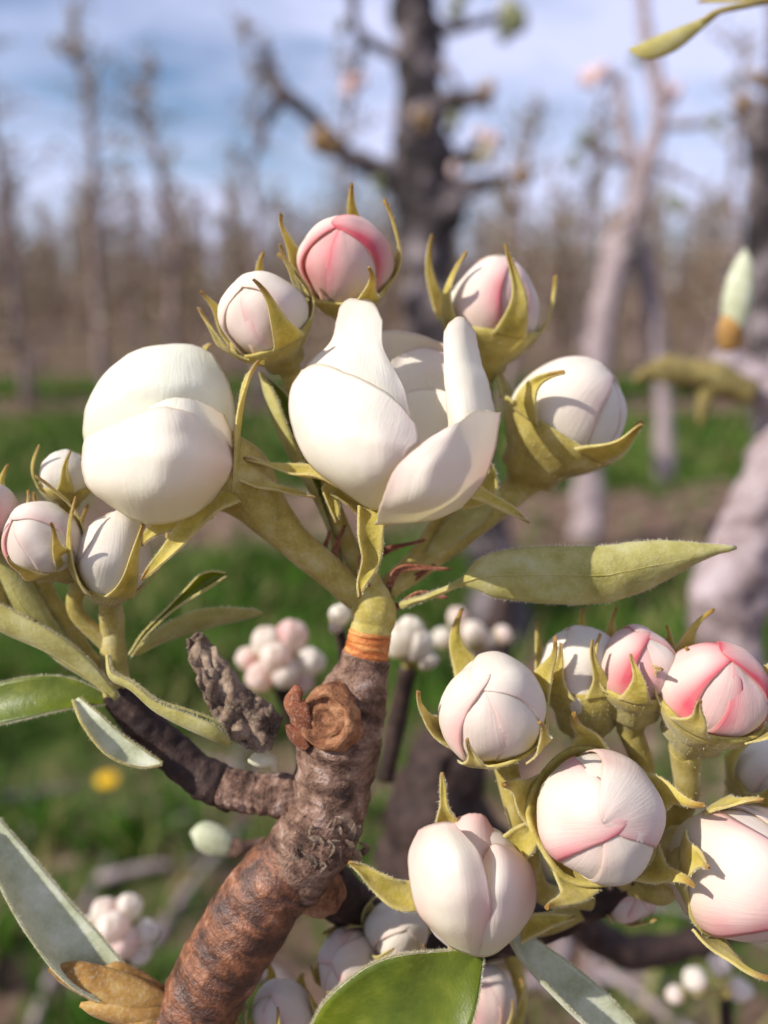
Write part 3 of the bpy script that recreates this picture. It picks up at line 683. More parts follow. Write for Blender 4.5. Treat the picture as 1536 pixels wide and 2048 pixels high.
# papery bud scales, lower left
for mid, wd, fc in (([(340, 2010, -40), (290, 2000, -20), (210, 1975, -10), (140, 1950, -15), (98, 1938, -20)], [14, 30, 36, 26, 2], (.1, .4, .9)),
                    ([(345, 2040, -30), (290, 2035, -10), (220, 2025, -5), (160, 2010, -10)], [16, 30, 28, 3], (0, .2, .98)),
                    ([(330, 1990, -60), (270, 1960, -50), (225, 1940, -50), (205, 1935, -55)], [14, 24, 18, 2], (.2, .6, .7)),
                    ([(350, 2060, -20), (290, 2070, 0), (230, 2060, 0)], [18, 26, 4], (0, 0, 1))):
    leaf(branch, mid, wd, [M['scale_dry'], M['scale_dry']], 4, name='bud_scale', face=fc, fold=-.4, wav=4, nv=20, nu=9)
# rolled leaf under the left cluster
leaf(branch, [(214, 1310, 0), (222, 1355, 10), (262, 1378, 20), (310, 1420, 25), (365, 1450, 25), (420, 1475, 20), (456, 1492, 10)], [8, 14, 16, 22, 34, 36, 8], [LT, LU], 5, fuzz=600, face=(.4, .75, .3), fold=1.15, nv=36, nu=15)
# curled little leaf and the flat leaf behind it
leaf(branch, [(262, 1310, -60), (290, 1270, -60), (340, 1222, -55), (385, 1188, -50), (420, 1165, -50), (452, 1150, -60)], [6, 8, 10, 20, 28, 6], [LT, LU], 5, fuzz=300, face=(.3, .5, .8), fold=.8)
leaf(branch, [(270, 1310, -110), (340, 1275, -130), (420, 1250, -140), (490, 1235, -150), (524, 1225, -155)], [10, 42, 52, 30, 3], [LT, LU], 5, fuzz=200, face=(.1, .9, -.5), fold=.3)
# broad stalks and leaves at the left edge
leaf(branch, [(232, 1400, -50), (160, 1340, -40), (90, 1300, -30), (20, 1270, -30), (-60, 1230, -30)], [10, 30, 44, 52, 54], [LT, LU], 6, fuzz=600, face=(.1, .75, -.5), fold=.6)
leaf(branch, [(200, 1370, -80), (120, 1310, -70), (50, 1220, -60), (5, 1140, -60), (-40, 1060, -60)], [10, 24, 40, 50, 48], [LT, LU], 6, fuzz=400, face=(-.4, .5, -.6), fold=.5)
leaf(branch, [(215, 1400, -90), (130, 1390, -80), (50, 1400, -70), (-40, 1420, -70)], [10, 36, 46, 44], [LT, LW], 6, fuzz=300, face=(0, .5, .85), fold=.2)
leaf(branch, [(150, 1400, -60), (180, 1450, -40), (225, 1500, -35), (280, 1525, -35), (325, 1528, -40)], [10, 28, 34, 26, 4], [LW, LU], 5, fuzz=300, face=(.5, .6, .6), fold=.6)
# brown wispy stipules under the open flower
for mid in ([(690, 1190, -90), (670, 1110, -80), (690, 1050, -80)], [(720, 1190, -110), (760, 1110, -100), (850, 1080, -95)], [(770, 1200, -90), (800, 1140, -70), (900, 1138, -70)], [(790, 1215, -80), (840, 1190, -70), (895, 1195, -70)], [(700, 1180, -95), (650, 1120, -90), (660, 1060, -90)], [(760, 1180, -120), (820, 1160, -120), (870, 1130, -110)], [(735, 1180, -60), (725, 1120, -55), (745, 1060, -60)]):
    leaf(branch, mid, [8, 7, 3], [M['red_scale'], M['red_scale']], 4, name='stipule', nv=14, nu=5, fold=.4, wav=6, face=(0, .3, 1))
# pale leaf buds behind
pb = [((430, 1680, -700), (-.9, .35, .2), 72, .46), ((525, 1520, -500), (.9, .1, .2), 42, .5)]

# ------------------------------------------------------------------ blossoms
def frame(axis, roll=0.0):
    a = nrm(axis); h = np.array([0, 1, 0.0]) if abs(a[1]) < .95 else np.array([1, 0, 0.0])
    x = nrm(np.cross(h, a)); y = np.cross(a, x); c, s = math.cos(roll), math.sin(roll)
    return np.stack([x * c + y * s, y * c - x * s, a], 1)
BSEED = [0.0]
def bud_shape(p, elong):
    """unit-sphere point -> bud: blunt tip, base narrowed"""
    z = p[..., 2]; k = 1 - .16 * np.clip(-z, 0, 1) ** 1.5 - .05 * np.clip(z, 0, 1) ** 2
    q = p.reshape(-1, 3); rr = np.linalg.norm(q, axis=1) + 1e-9; b = BSEED[0]
    nn_ = np.array([nz((x[0] / r_ + b, x[1] / r_ - b, x[2] / r_ + 2 * b), 1.15) for x, r_ in zip(q, rr)]).reshape(z.shape)
    k = k * (1 + .13 * nn_)
    return np.stack([p[..., 0] * k * (1 + .04 * math.sin(b * 7)), p[..., 1] * k * (1 - .04 * math.sin(b * 7)), z * elong * (1 + .08 * nn_)], -1)
def ragged(G, amp, seed):
    """slightly uneven petal margins"""
    G = G.copy(); sc = 2.2 / (np.linalg.norm(G[0, 0] - G[-1, G.shape[1] // 2]) + 1e-6)
    for axis in (0, 1):
        for e, i1, k in ((0, 1, 1.0), (-1, -2, 1.0)):
            A = G if axis == 0 else G.transpose(1, 0, 2)
            if axis == 0 and e == 0: continue
            for j in range(A.shape[1]):
                d = nrm(A[e, j] - A[i1, j]); p = A[e, j] * sc * 4 + seed * 5.3
                q = amp * (nz(p, 1.0) + .6 * nz(p, 2.7)); A[e, j] += d * q; A[i1, j] += d * q * .5
    return G
def petal_grid(k, phi, wid, tip, layer, twist, open_, nv=28, nu=19, seed=0):
    rn = random.Random(seed * 13 + k); G = np.zeros((nv, nu, 3))
    for i, v in enumerate(1 - (1 - np.linspace(0, 1, nv)) ** 1.7):
        th = math.pi * .97 + (tip - math.pi * .97) * v
        sh = (math.sin(math.pi * min(1, .06 + .94 * v ** .85)) ** .55) * (1 - .25 * v) if v < 1 else 0
        sh = max(sh, .0) * wid + .02
        er = np.array([math.sin(th), 0, math.cos(th)]); et = np.array([0, 1.0, 0])
        for j, u in enumerate(np.linspace(-1, 1, nu)):
            s = sh * u; d = er * math.cos(s) + et * math.sin(s)
            r = 1 + layer + twist * u + open_ * (v ** 2) * .5 + .010 * math.sin(2.2 * u + k + seed) * v - .012 * abs(u) ** 3
            r += .006 * math.sin(u * 11 + 3 * nz((v * 3, k, seed), 1.0)) * (1 - abs(u)) * v
            r += .035 * nz((d[0] * 2 + seed, d[1] * 2, d[2] * 2 + k), 1.0)
            G[i, j] = d * r
    G = ragged(G, .018, seed + k)
    c, s_ = math.cos(phi), math.sin(phi); Rm = np.array([[c, -s_, 0], [s_, c, 0], [0, 0, 1]])
    return G @ Rm.T
def flower(px, py, z, label, group):
    return thing('flower_bud', label, 'flower bud', tuple(v2w([V(px, py, z)])[0]), group)
def add_stalk(t, ctrl, m=34):
    p, r = path_r(ctrl, m); v, f = tube_mesh(p, r, 18, lambda a, b, q: 1 + .08 * nz(q, .02))
    o = mesh_obj('stalk', v2w(v), f, M['stalk'], t)
    return o
def cup(t, C, Fm, R_, elong, th0=R(118), flare=1.075, neck=.3, ln=.5):
    """receptacle: from stalk joint up to the rim hugging the petals"""
    prof = []
    for q in np.linspace(0, 1, 12):
        th = math.pi * .985 + (th0 - math.pi * .985) * q
        p = bud_shape(np.array([[math.sin(th), 0, math.cos(th)]]), elong)[0]
        f = flare + .05 * (1 - q)
        prof.append((p[0] * f, p[2] * f))
    prof = [(neck * .75, -elong - ln), (neck * .85, -elong - ln * .7), (neck * 1.1, -elong - ln * .35), (neck * 1.5, -elong * 1.05 - .06)] + [x for x in prof if x[0] > neck * 1.5]
    prof += [(prof[-1][0] * .95, prof[-1][1] + .03), (prof[-1][0] * .90, prof[-1][1] - .05)]
    pr = np.array(prof); n = 36; vs = []
    for r, h in pr:
        for k in range(n):
            a = 2 * math.pi * k / n; w_ = 1 + .03 * math.cos(5 * a) + .02 * nz((math.cos(a), math.sin(a), h), 2)
            vs.append(C + Fm @ np.array([r * w_ * math.cos(a), r * w_ * math.sin(a), h]) * R_)
    m_ = len(pr); fs = [[q * n + k, q * n + (k + 1) % n, (q + 1) * n + (k + 1) % n, (q + 1) * n + k] for q in range(m_ - 1) for k in range(n)]
    o = mesh_obj('receptacle', v2w(np.array(vs)), fs, M['calyx'], t)
    # down on the receptacle
    pts, ds = [], []
    V_ = np.array(vs)
    for q in range(520):
        i = FZ.randrange(n * 3, n * (m_ - 2)); p = V_[i] + (V_[min(len(V_) - 1, i + n)] - V_[i]) * FZ.random(); pts.append(p); ds.append(nrm(p - C))
    fuzz_obj(o, pts, ds, R_ * .05)
    return o
def sepal(t, C, Fm, R_, elong, phi, th0, th1, peel, w0, curl, bend, fuzz=70):
    nv, nu = 20, 9; G = np.zeros((nv, nu, 3)); c, s_ = math.cos(phi), math.sin(phi)
    for i, v in enumerate(np.linspace(0, 1, nv)):
        th = th0 + (th1 - th0) * v; er = np.array([math.sin(th), 0, math.cos(th)]); et = np.array([0, 1.0, 0])
        w_ = w0 * (1 - v) ** 1.8 + .075 * (1 - v) ** .7 + .010
        sb = bend * v * v + .07 * math.sin(v * 6.5 + phi * 3) * v
        for j, u in enumerate(np.linspace(-1, 1, nu)):
            s = w_ * u + sb; d = er * math.cos(s) + et * math.sin(s)
            p = bud_shape(d[None], elong)[0]
            r = 1.105 + peel * v ** 1.8 + .03 * (1 + math.sin(v * 8 + phi * 5)) * v + .05 * abs(u) * (.3 + v)
            p = p * r + er * 0 + np.array([0, 0, curl * v ** 3])
            G[i, j] = p
    Rm = np.array([[c, -s_, 0], [s_, c, 0], [0, 0, 1]]); G = (G @ Rm.T) @ Fm.T * R_ + C
    o = sheet_obj('sepal', G, max(2.6, R_ * .035), M['sepal'], t)
    add_fuzz(o, G, fuzz, ln=R_ * .05)
    return o
def bud(px, py, z, R_, axis, label, mats, elong=1.08, roll=0.0, open_=0.0, sep=None, stalk=None, group='closed pear flower buds', seed=1, th0=R(104), neck=.32, wid=1.0, tips=None, recept=.45):
    BSEED[0] = seed * 1.37; C = V(px, py, z); Fm = frame(axis, roll); t = flower(px, py, z, label, group); rn = random.Random(seed)
    mats = [mats] * 5 if not isinstance(mats, list) else mats
    order = [.055, .035, .015, .0, -.015]; wk = [1.30, 1.22, 1.12, 1.05, 1.05]
    for k in range(5):
        tip = (tips[k] if tips else (rn.uniform(-.28, -.02) if k < 2 else rn.uniform(-.05, .2))); phi = 2 * math.pi * k * 2 / 5 + rn.uniform(-.12, .12)
        G = petal_grid(k, phi, wid * wk[k] * rn.uniform(.95, 1.06), tip, order[k] - .03, .008, open_, seed=seed)
        G = bud_shape(G, elong) @ Fm.T * R_ + C
        sheet_obj('petal', G, max(1.6, R_ * .016), mats[k], t)
    # furled inner petals fill the bud
    vs = bud_shape(SPHB[0] * .93, elong) @ Fm.T * R_ + C
    uv = np.stack([np.full(len(vs), .5), np.full(len(vs), .6)], 1)
    mesh_obj('inner_petals', v2w(vs), SPHB[1], mats[3], t, uv)
    cup(t, C, Fm, R_, elong, th0, neck=neck, ln=recept)
    for k in range(5):
        sp = dict(th1=rn.uniform(R(38), R(64)), peel=rn.uniform(.06, .40), w0=rn.uniform(.25, .33), curl=rn.uniform(-.2, .25), bend=rn.uniform(-.25, .25), phi=2 * math.pi * k / 5 + rn.uniform(-.2, .2))
        if sep and k in sep: sp.update(sep[k])
        if sp.pop('skip', False): continue
        sepal(t, C, Fm, R_, elong, sp['phi'], th0 + .06, sp['th1'], sp['peel'], sp['w0'], sp['curl'], sp['bend'])
    if stalk:
        b = C + Fm @ np.array([0, 0, -elong - recept * .85]) * R_
        r0 = neck * R_ * .78
        rows = [list(b) + [r0]] + [list(V(a, c_, zz)) + [rr] for a, c_, zz, rr in stalk]
        c = cr(rows, 36); v, f = tube_mesh(c[:, :3], c[:, 3], 18, lambda a, b_, q: 1 + .08 * nz(q, .02)); o = mesh_obj('stalk', v2w(v), f, M['stalk'], t)
        pts, ds = [], []
        for q in range(200):
            i = FZ.randrange(0, 36 * 18); ctr = c[i // 18, :3]; pts.append(v[i]); ds.append(nrm(v[i] - ctr))
        fuzz_obj(o, pts, ds, R_ * .06)
    return t
SPHB = make_sphere(16, 24)
def patch_petal(t, rows, mat, thick=3.0, nv=36, nu=32, wob=1.5, seed=0, drape=None):
    A = np.array([[V(*p) for p in r] for r in rows]); A = cr(A, nv); A = cr(A.transpose(1, 0, 2), nu).transpose(1, 0, 2)
    for i in range(nv):
        for j in range(nu):
            A[i, j, 2] += wob * nz((A[i, j, 0] * .02, A[i, j, 1] * .02, seed), 1.0) * 2.6 + .9 * nz((A[i, j, 0] * .05, A[i, j, 1] * .03, seed), 1.0)
    A = ragged(A, 3.2, seed)
    if drape is not None:
        B = drape.reshape(-1, 3)
        for i in range(nv):
            for j in range(nu):
                A[i, j, 2] = B[np.argmin((B[:, 0] - A[i, j, 0]) ** 2 + (B[:, 1] - A[i, j, 1]) ** 2), 2] + 3 + 3 * j / nu
        for _ in range(3): A[1:-1, 1:-1, 2] = (A[:-2, 1:-1, 2] + A[2:, 1:-1, 2] + A[1:-1, :-2, 2] + A[1:-1, 2:, 2]) / 4
    t_grid[0] = A
    return sheet_obj('petal', A, thick, mat, t)
t_grid = [None]
def free_sepal(t, mid, widths, face=(0, 0, 1), fold=.35, wav=2, fuzz=130, seed=0):
    G = leaf_grid(mid, widths, nv=24, nu=9, face=face, fold=fold, wav=wav, seed=seed)
    o = sheet_obj('sepal', G[:, ::-1], 4, M['sepal'], t); add_fuzz(o, G, fuzz, ln=6); return o

PW, PB, PS, PP, PR = (M[k] for k in ('petal_white', 'petal_blush', 'petal_soft', 'petal_pink', 'petal_rose'))
# ---- the open flower
f1 = flower(770, 1000, 0, 'large half-open white blossom with cupped petals at the branch tip', 'opening pear blossoms'); f1.name = 'blossom'; WLOC[f1.name] = WLOC.get('flower_bud'); f1['category'] = 'blossom'
patch_petal(f1, [[(722, 1006, 40), (735, 1014, 60), (745, 1018, 70), (757, 1018, 72), (770, 1012, 66)],
                 [(622, 930, 60), (670, 952, 135), (720, 962, 175), (765, 960, 186), (797, 946, 178)],
                 [(584, 850, 30), (625, 868, 130), (690, 880, 192), (760, 892, 212), (818, 902, 195)],
                 [(580, 785, 0), (620, 795, 95), (690, 812, 158), (765, 840, 182), (840, 884, 172)],
                 [(604, 740, -20), (640, 728, 40), (715, 755, 108), (785, 795, 138), (832, 850, 150)]], M['petal_flower'], 3.2, seed=1)
patch_petal(f1, [[(750, 1049, 128), (790, 1046, 140), (830, 1043, 128), (875, 1037, 100), (925, 1014, 50)],
                 [(764, 1000, 196), (810, 1000, 210), (862, 998, 208), (918, 986, 150), (966, 962, 50)],
                 [(792, 937, 218), (830, 938, 230), (872, 936, 230), (936, 925, 165), (988, 903, 50)],
                 [(838, 893, 208), (868, 890, 218), (902, 884, 205), (950, 870, 145), (997, 860, 45)],
                 [(866, 873, 192), (895, 856, 195), (925, 838, 180), (955, 820, 136), (1000, 826, 45)]], PB, 3.2, seed=2)
patch_petal(f1, [[(605, 775, -30), (660, 800, 50), (730, 830, 80), (790, 860, 75), (826, 885, 62)],
                 [(606, 745, -40), (655, 745, 35), (715, 765, 74), (775, 795, 82), (822, 830, 62)],
                 [(628, 716, -32), (672, 706, 2), (720, 708, 24), (765, 735, 42), (808, 775, 46)],
                 [(664, 680, -32), (690, 667, -20), (718, 662, -8), (746, 670, 4), (768, 700, 16)],
                 [(679, 616, -40), (690, 601, -36), (717, 598, -30), (746, 606, -22), (765, 640, -8)]], PW, 3.0, seed=3)
patch_petal(f1, [[(895, 910, 30), (920, 910, 75), (955, 900, 55), (992, 872, -20)],
                 [(897, 850, 32), (920, 850, 80), (955, 840, 62), (989, 825, -20)],
                 [(891, 780, 26), (915, 780, 46), (945, 775, 38), (977, 770, 0)],
                 [(887, 720, 10), (908, 710, 22), (932, 704, 18), (962, 722, -10)],
                 [(889, 664, -6), (902, 643, 2), (926, 637, 0), (950, 664, -16)]], PW, 3.0, seed=4)
patch_petal(f1, [[(700, 940, -120), (760, 960, -160), (860, 960, -160), (960, 920, -120)],
                 [(690, 820, -130), (770, 830, -200), (860, 830, -200), (970, 830, -130)],
                 [(700, 730, -130), (780, 730, -200), (860, 738, -195), (965, 760, -130)],
                 [(740, 672, -120), (785, 660, -160), (845, 672, -155), (900, 694, -120)]], PW, 3.0, seed=5)
patch_petal(f1, [[(735, 930, -50), (800, 950, -60), (860, 950, -60), (925, 930, -50)],
                 [(740, 840, -70), (800, 835, -95), (860, 838, -95), (930, 840, -60)],
                 [(765, 770, -80), (805, 748, -110), (855, 745, -112), (920, 755, -75)],
                 [(785, 720, -120), (815, 703, -150), (855, 696, -150), (910, 715, -110)]], PW, 3.0, seed=6)
patch_petal(f1, [[(745, 940, -10), (800, 965, 0), (860, 965, 0), (925, 940, -20)],
                 [(760, 870, -20), (815, 865, -35), (860, 865, -35), (920, 860, -20)],
                 [(785, 810, -30), (820, 782, -62), (860, 777, -62), (915, 785, -30)]], PW, 3.0, seed=7)
Cb = V(752, 1015, -20); Fb = frame((.12, .88, .2)); 
cup(f1, Cb + np.array([18, 120, -30]), Fb, 118, 1.0, th0=R(128), neck=.30, ln=.35)
add_stalk(f1, [(746, 1190, -76, 22), (742, 1120, -66, 15), (744, 1070, -50, 17), (754, 1020, -34, 40)])
free_sepal(f1, [(742, 1020, 60), (740, 1070, 78), (742, 1120, 66), (724, 1165, 58), (718, 1196, 70)], [30, 27, 20, 11, 2], (.1, .25, 1), .45, 3)
free_sepal(f1, [(690, 975, 10), (640, 955, 6), (585, 945, 0), (530, 930, 8), (487, 917, 14)], [26, 26, 18, 9, 2], (.1, .8, .6), .5, 3)
free_sepal(f1, [(720, 1020, -40), (690, 1000, -30), (655, 980, -20), (668, 1020, -16), (672, 1046, -10)], [24, 22, 16, 10, 3], (.3, .6, .7), .4, 3)
free_sepal(f1, [(860, 1010, 20), (920, 985, 10), (965, 998, 10), (1020, 1022, 16), (1058, 1046, 20)], [26, 28, 22, 10, 2], (-.1, .7, .7), .45, 3)
free_sepal(f1, [(880, 1010, -50), (960, 990, -50), (980, 950, -50), (975, 925, -44)], [22, 26, 14, 3], (.3, .4, .8), .4, 2)
# ---- left half-open flower
f2 = flower(470, 960, -10, 'rounded cupped white blossom with overlapping petals beside the open blossom', 'opening pear blossoms'); f2['category'] = 'blossom'; k_ = f2.name; f2.name = 'blossom'; WLOC[f2.name] = WLOC[k_]
patch_petal(f2, [[(225, 1014, 30), (275, 1042, 55), (320, 1048, 66), (380, 1033, 55), (430, 1000, 22)],
                 [(178, 975, 50), (240, 985, 125), (320, 990, 155), (400, 975, 118), (455, 958, 30)],
                 [(164, 930, 50), (235, 925, 140), (320, 920, 182), (405, 920, 142), (469, 930, 24)],
                 [(168, 886, 36), (240, 870, 125), (315, 865, 167), (395, 870, 132), (464, 900, 22)],
                 [(176, 873, 40), (242, 842, 118), (312, 815, 148), (373, 822, 130), (436, 859, 54)]], PB, 3.2, seed=8)
patch_petal(f2, [[(172, 900, -20), (240, 910, 55), (320, 910, 78), (400, 905, 55), (466, 900, -10)],
                 [(166, 850, -20), (235, 830, 40), (315, 820, 70), (400, 820, 44), (470, 850, -14)],
                 [(180, 795, -30), (240, 780, 40), (315, 765, 68), (395, 765, 42), (464, 790, -26)],
                 [(213, 745, -50), (255, 728, 2), (320, 718, 22), (385, 720, 6), (442, 736, -44)],
                 [(258, 708, -72), (285, 697, -54), (335, 689, -48), (385, 690, -58), (422, 706, -78)]], M['petal_cream'], 3.2, seed=9); gP2 = t_grid[0]
patch_petal(f2, [[(290, 900, 130), (340, 890, 143), (400, 890, 118), (464, 915, 18)],
                 [(288, 850, 120), (340, 840, 138), (400, 838, 112), (464, 870, 14)],
                 [(302, 812, 106), (345, 797, 120), (395, 801, 100), (447, 830, 18)]], PW, 3.0, seed=11)
patch_petal(f2, [[(300, 1046, -60), (350, 1048, -20), (400, 1020, -10), (450, 980, -10)],
                 [(250, 1000, -120), (330, 1000, -130), (420, 980, -110), (470, 940, -50)],
                 [(200, 900, -120), (300, 880, -170), (420, 870, -140), (474, 880, -60)],
                 [(240, 760, -110), (320, 740, -140), (400, 750, -120), (462, 800, -70)]], PW, 3.0, seed=12)
add_stalk(f2, [(745, 1222, -76, 26), (700, 1178, -80, 33), (640, 1128, -70, 34), (580, 1075, -55, 38), (530, 1020, -45, 50), (492, 975, -44, 70), (456, 948, -46, 84), (420, 926, -46, 66), (396, 912, -46, 20)], 46)
free_sepal(f2, [(478, 980, 6), (476, 920, 22), (480, 860, 18), (488, 800, 6), (500, 755, -6), (518, 722, -14)], [22, 20, 18, 15, 11, 2], (-.9, .1, .35), .5, 2)
free_sepal(f2, [(470, 985, 20), (430, 1005, 30), (390, 1045, 30), (345, 1095, 30), (310, 1132, 30), (284, 1160, 30)], [30, 30, 24, 18, 12, 2], (-.2, .3, .9), .35, 2)
free_sepal(f2, [(470, 860, -80), (450, 790, -90), (425, 725, -85), (412, 700, -76), (424, 688, -70)], [26, 24, 14, 9, 2], (-.7, .4, .5), .3, 2)
free_sepal(f2, [(420, 1020, -20), (370, 1040, -10), (320, 1055, -6), (292, 1075, -4), (284, 1092, 0)], [20, 20, 14, 10, 3], (0, .2, 1), .3, 2)
free_sepal(f2, [(480, 960, 20), (530, 975, 10), (580, 985, 4), (630, 995, 0)], [30, 20, 10, 2], (.1, .8, .5), .4, 2)
# ---- closed buds round the open flower
ST = (735, 1180, -90, 20)
bud(530, 640, -70, 90, (-.32, .70, .62), 'round cream bud with one pink cheek, beside the rose pink bud', [PB, PB, PS, PB, PS], seed=3, roll=.6, stalk=[(600, 830, -150, 20), (680, 1050, -130, 20), ST])
bud(692, 532, -110, 96, (-.04, .62, .78), 'rose pink bud wrapped in curling sepals, topmost of the cluster', [PR, PR, PP, PP, PR], seed=8, roll=.2, open_=.02, stalk=[(715, 760, -190, 22), (735, 1000, -160, 20), ST], sep={k: dict(peel=.32 + .08 * k, th1=R(40 + 6 * k), curl=.12) for k in range(5)})
bud(985, 622, -260, 110, (.12, .92, .34), 'blurred white bud with pink crown and amber base, behind the open blossom', [PB, PP, PS, PB, PP], elong=1.12, seed=12, roll=1.0, stalk=[(960, 880, -260, 24), (860, 1080, -180, 22), (765, 1180, -100, 20)], sep={k: dict(w0=.26, peel=(.7, .9, .3, .5, .2)[k]) for k in range(5)})
bud(1130, 838, -230, 136, (.50, .80, .26), 'big blurred white bud on amber calyx beside the open blossom', [PW, PB, PW, PS, PW], elong=1.05, seed=16, roll=.4, stalk=[(960, 1040, -210, 30), (860, 1120, -160, 26), (770, 1185, -100, 20)], sep={k: dict(w0=.22, th1=R(66), peel=(.8, .9, .3, .55, .25)[k], curl=(-.4, -.5, 0, -.2, 0)[k]) for k in range(5)}, neck=.34, th0=R(100))
# ---- left cluster
LC = (228, 1225, -115, 16)
GL = 'closed pear flower buds'
bud(132, 955, -110, 54, (.1, .95, .25), 'small ivory bud tucked behind the rounded white blossom', [PW] * 5, seed=21, roll=.2, stalk=[(180, 1110, -130, 13), LC])
bud(88, 1085, -20, 78, (-.42, .62, .62), 'white bud with rose flush and folded-up sepals below the small ivory bud', [PS, PP, PB, PP, PS], seed=24, roll=1.1, stalk=[(150, 1220, -90, 16), (215, 1290, -110, 17)], sep={0: dict(peel=.5)})
bud(228, 1112, -50, 78, (.22, .95, .2), 'pointed ivory bud standing upright under the rounded white blossom', [PW, PW, PB, PW, PW], elong=1.18, seed=27, roll=.5, neck=.24, recept=.3, stalk=[(222, 1270, -110, 22), (228, 1330, -110, 24)], th0=R(132))
bud(-28, 1030, -30, 62, (.2, .8, .5), 'pink bud with wispy sepals next to the rose-flushed white bud', [PP] * 5, seed=29, stalk=[(-10, 1180, -60, 16), (20, 1260, -70, 16)], sep={k: dict(peel=.5, th1=R(50)) for k in range(5)})
# ---- right cluster
RC = (1250, 1770, -175, 20)
bud(985, 1420, 10, 104, (-.22, .74, .63), 'cream bud with faint pink crown on a straight stalk, above the split bud', [PB, PS, PB, PW, PS], seed=31, roll=.9, stalk=[(1045, 1660, -90, 24), (1080, 1780, -150, 24), (1180, 1800, -180, 22)], sep={0: dict(peel=.5), 1: dict(peel=.9, th1=R(64))})
bud(1165, 1348, -120, 92, (-.12, .95, .22), 'white bud with long amber calyx half hidden behind the pink pair', [PB, PB, PW, PS, PB], elong=1.15, seed=35, roll=.3, recept=.7, neck=.46, th0=R(92), stalk=[(1180, 1600, -170, 26), (1230, 1720, -190, 24), RC])
bud(1272, 1342, -60, 84, (-.02, .93, .34), 'pink bud squeezed between the white bud and the red-topped bud', [PP, PR, PS, PP, PR], seed=38, roll=.8, recept=.7, neck=.42, th0=R(98), stalk=[(1290, 1560, -150, 22), (1270, 1680, -170, 22), RC])
bud(1422, 1388, 0, 99, (.12, .84, .52), 'deep rose bud with a red top and sharp forked sepal', [PR, PR, PP, PR, PP], seed=41, roll=.2, recept=.6, neck=.42, th0=R(96), stalk=[(1370, 1600, -140, 26), (1310, 1700, -160, 24), RC], sep={k: dict(th1=R(48 + 5 * k), peel=.2 + .1 * k) for k in range(5)})
bud(1195, 1632, 50, 118, (-.05, .36, .93), 'round pale bud with one pink stripe in the middle of its cluster', [PS, PP, PB, PB, PS], seed=44, roll=.5, stalk=[(1230, 1720, -120, 24), RC], sep={k: dict(th1=R(82), peel=.4, curl=.1) for k in range(5)})
bud(1478, 1752, 30, 126, (.52, .12, .82), 'cream bud with red underside in a broad calyx, beside the striped bud', [PS, PP, PB, PS, PP], seed=47, roll=.3, stalk=[(1330, 1780, -120, 28), RC], sep={k: dict(th1=R(70), peel=.22) for k in range(5)})
bud(1530, 1540, -220, 78, (.3, .6, .5), 'bluish white blurred bud with spiky sepals behind the bud with red underside', [PB] * 5, seed=50, stalk=[(1440, 1660, -220, 24), (1330, 1740, -190, 22), RC])
bud(1250, 1775, -230, 70, (.1, .3, .8), 'pale pink bud almost hidden below the round pale bud', [PS] * 5, seed=53, stalk=[(1240, 1800, -330, 20)])
# split bud at the front
f3 = flower(950, 1790, 0, 'split white bud with petals parting and sepals spread like a star', 'opening pear blossoms'); f3['category'] = 'flower bud'
patch_petal(f3, [[(903, 1893, 50), (925, 1904, 74), (940, 1910, 80), (953, 1914, 76)],
                 [(840, 1830, 40), (880, 1845, 126), (930, 1855, 150), (974, 1862, 122)],
                 [(820, 1760, 30), (865, 1765, 140), (920, 1770, 176), (982, 1797, 152)],
                 [(819, 1705, 10), (855, 1700, 103), (905, 1700, 145), (958, 1705, 126)],
                 [(838, 1660, -20), (860, 1650, 26), (885, 1645, 46), (905, 1645, 56)]], PS, 3.2, seed=20)
patch_petal(f3, [[(953, 1914, 64), (975, 1912, 70), (1000, 1900, 60), (1032, 1872, 20)],
                 [(945, 1862, 104), (985, 1865, 130), (1025, 1850, 104), (1064, 1828, 8)],
                 [(945, 1795, 100), (985, 1790, 145), (1030, 1785, 120), (1073, 1780, 4)],
                 [(962, 1730, 76), (990, 1730, 114), (1025, 1728, 94), (1063, 1733, 0)],
                 [(978, 1697, 46), (988, 1688, 64), (1005, 1690, 58), (1028, 1694, 6)]], PS, 3.2, seed=21)
patch_petal(f3, [[(850, 1780, 0), (930, 1790, 60), (985, 1790, 50), (1050, 1780, -20)],
                 [(870, 1720, 10), (930, 1720, 62), (980, 1720, 50), (1040, 1730, -10)],
                 [(885, 1670, -6), (930, 1665, 30), (965, 1668, 26), (1005, 1692, 0)],
                 [(902, 1645, -22), (930, 1630, -4), (962, 1628, -4), (984, 1655, -10)]], PP, 3.0, seed=22)
vs = np.array([V(946, 1775, -10)]) + SPHB[0] * np.array([112, 128, 80]); mesh_obj('inner_petals', v2w(vs), SPHB[1], PB, f3, np.full((len(vs), 2), .55))
cup(f3, V(950, 1790, -20), frame((.02, .1, 1)), 100, .8, th0=R(110), neck=.3, ln=.4)
add_stalk(f3, [(950, 1790, -120, 30), (1000, 1830, -170, 26), (1080, 1850, -210, 24), (1160, 1820, -190, 22)])
free_sepal(f3, [(850, 1790, -10), (800, 1790, 0), (760, 1768, 6), (725, 1740, 10), (697, 1724, 16)], [30, 30, 22, 12, 2], (.1, .4, .9), .4, 3)
free_sepal(f3, [(905, 1680, -30), (893, 1640, -10), (888, 1610, 6), (886, 1575, 10), (884, 1545, 10)], [30, 24, 9, 6, 3], (-.1, .1, 1), .3, 1)
free_sepal(f3, [(920, 1890, -10), (905, 1925, 10), (890, 1955, 26), (880, 1985, 40)], [34, 26, 14, 2], (.2, .1, 1), .4, 2)
free_sepal(f3, [(1040, 1855, -20), (1075, 1845, -4), (1115, 1838, 6), (1152, 1834, 10)], [30, 22, 11, 2], (0, .4, .9), .5, 3)
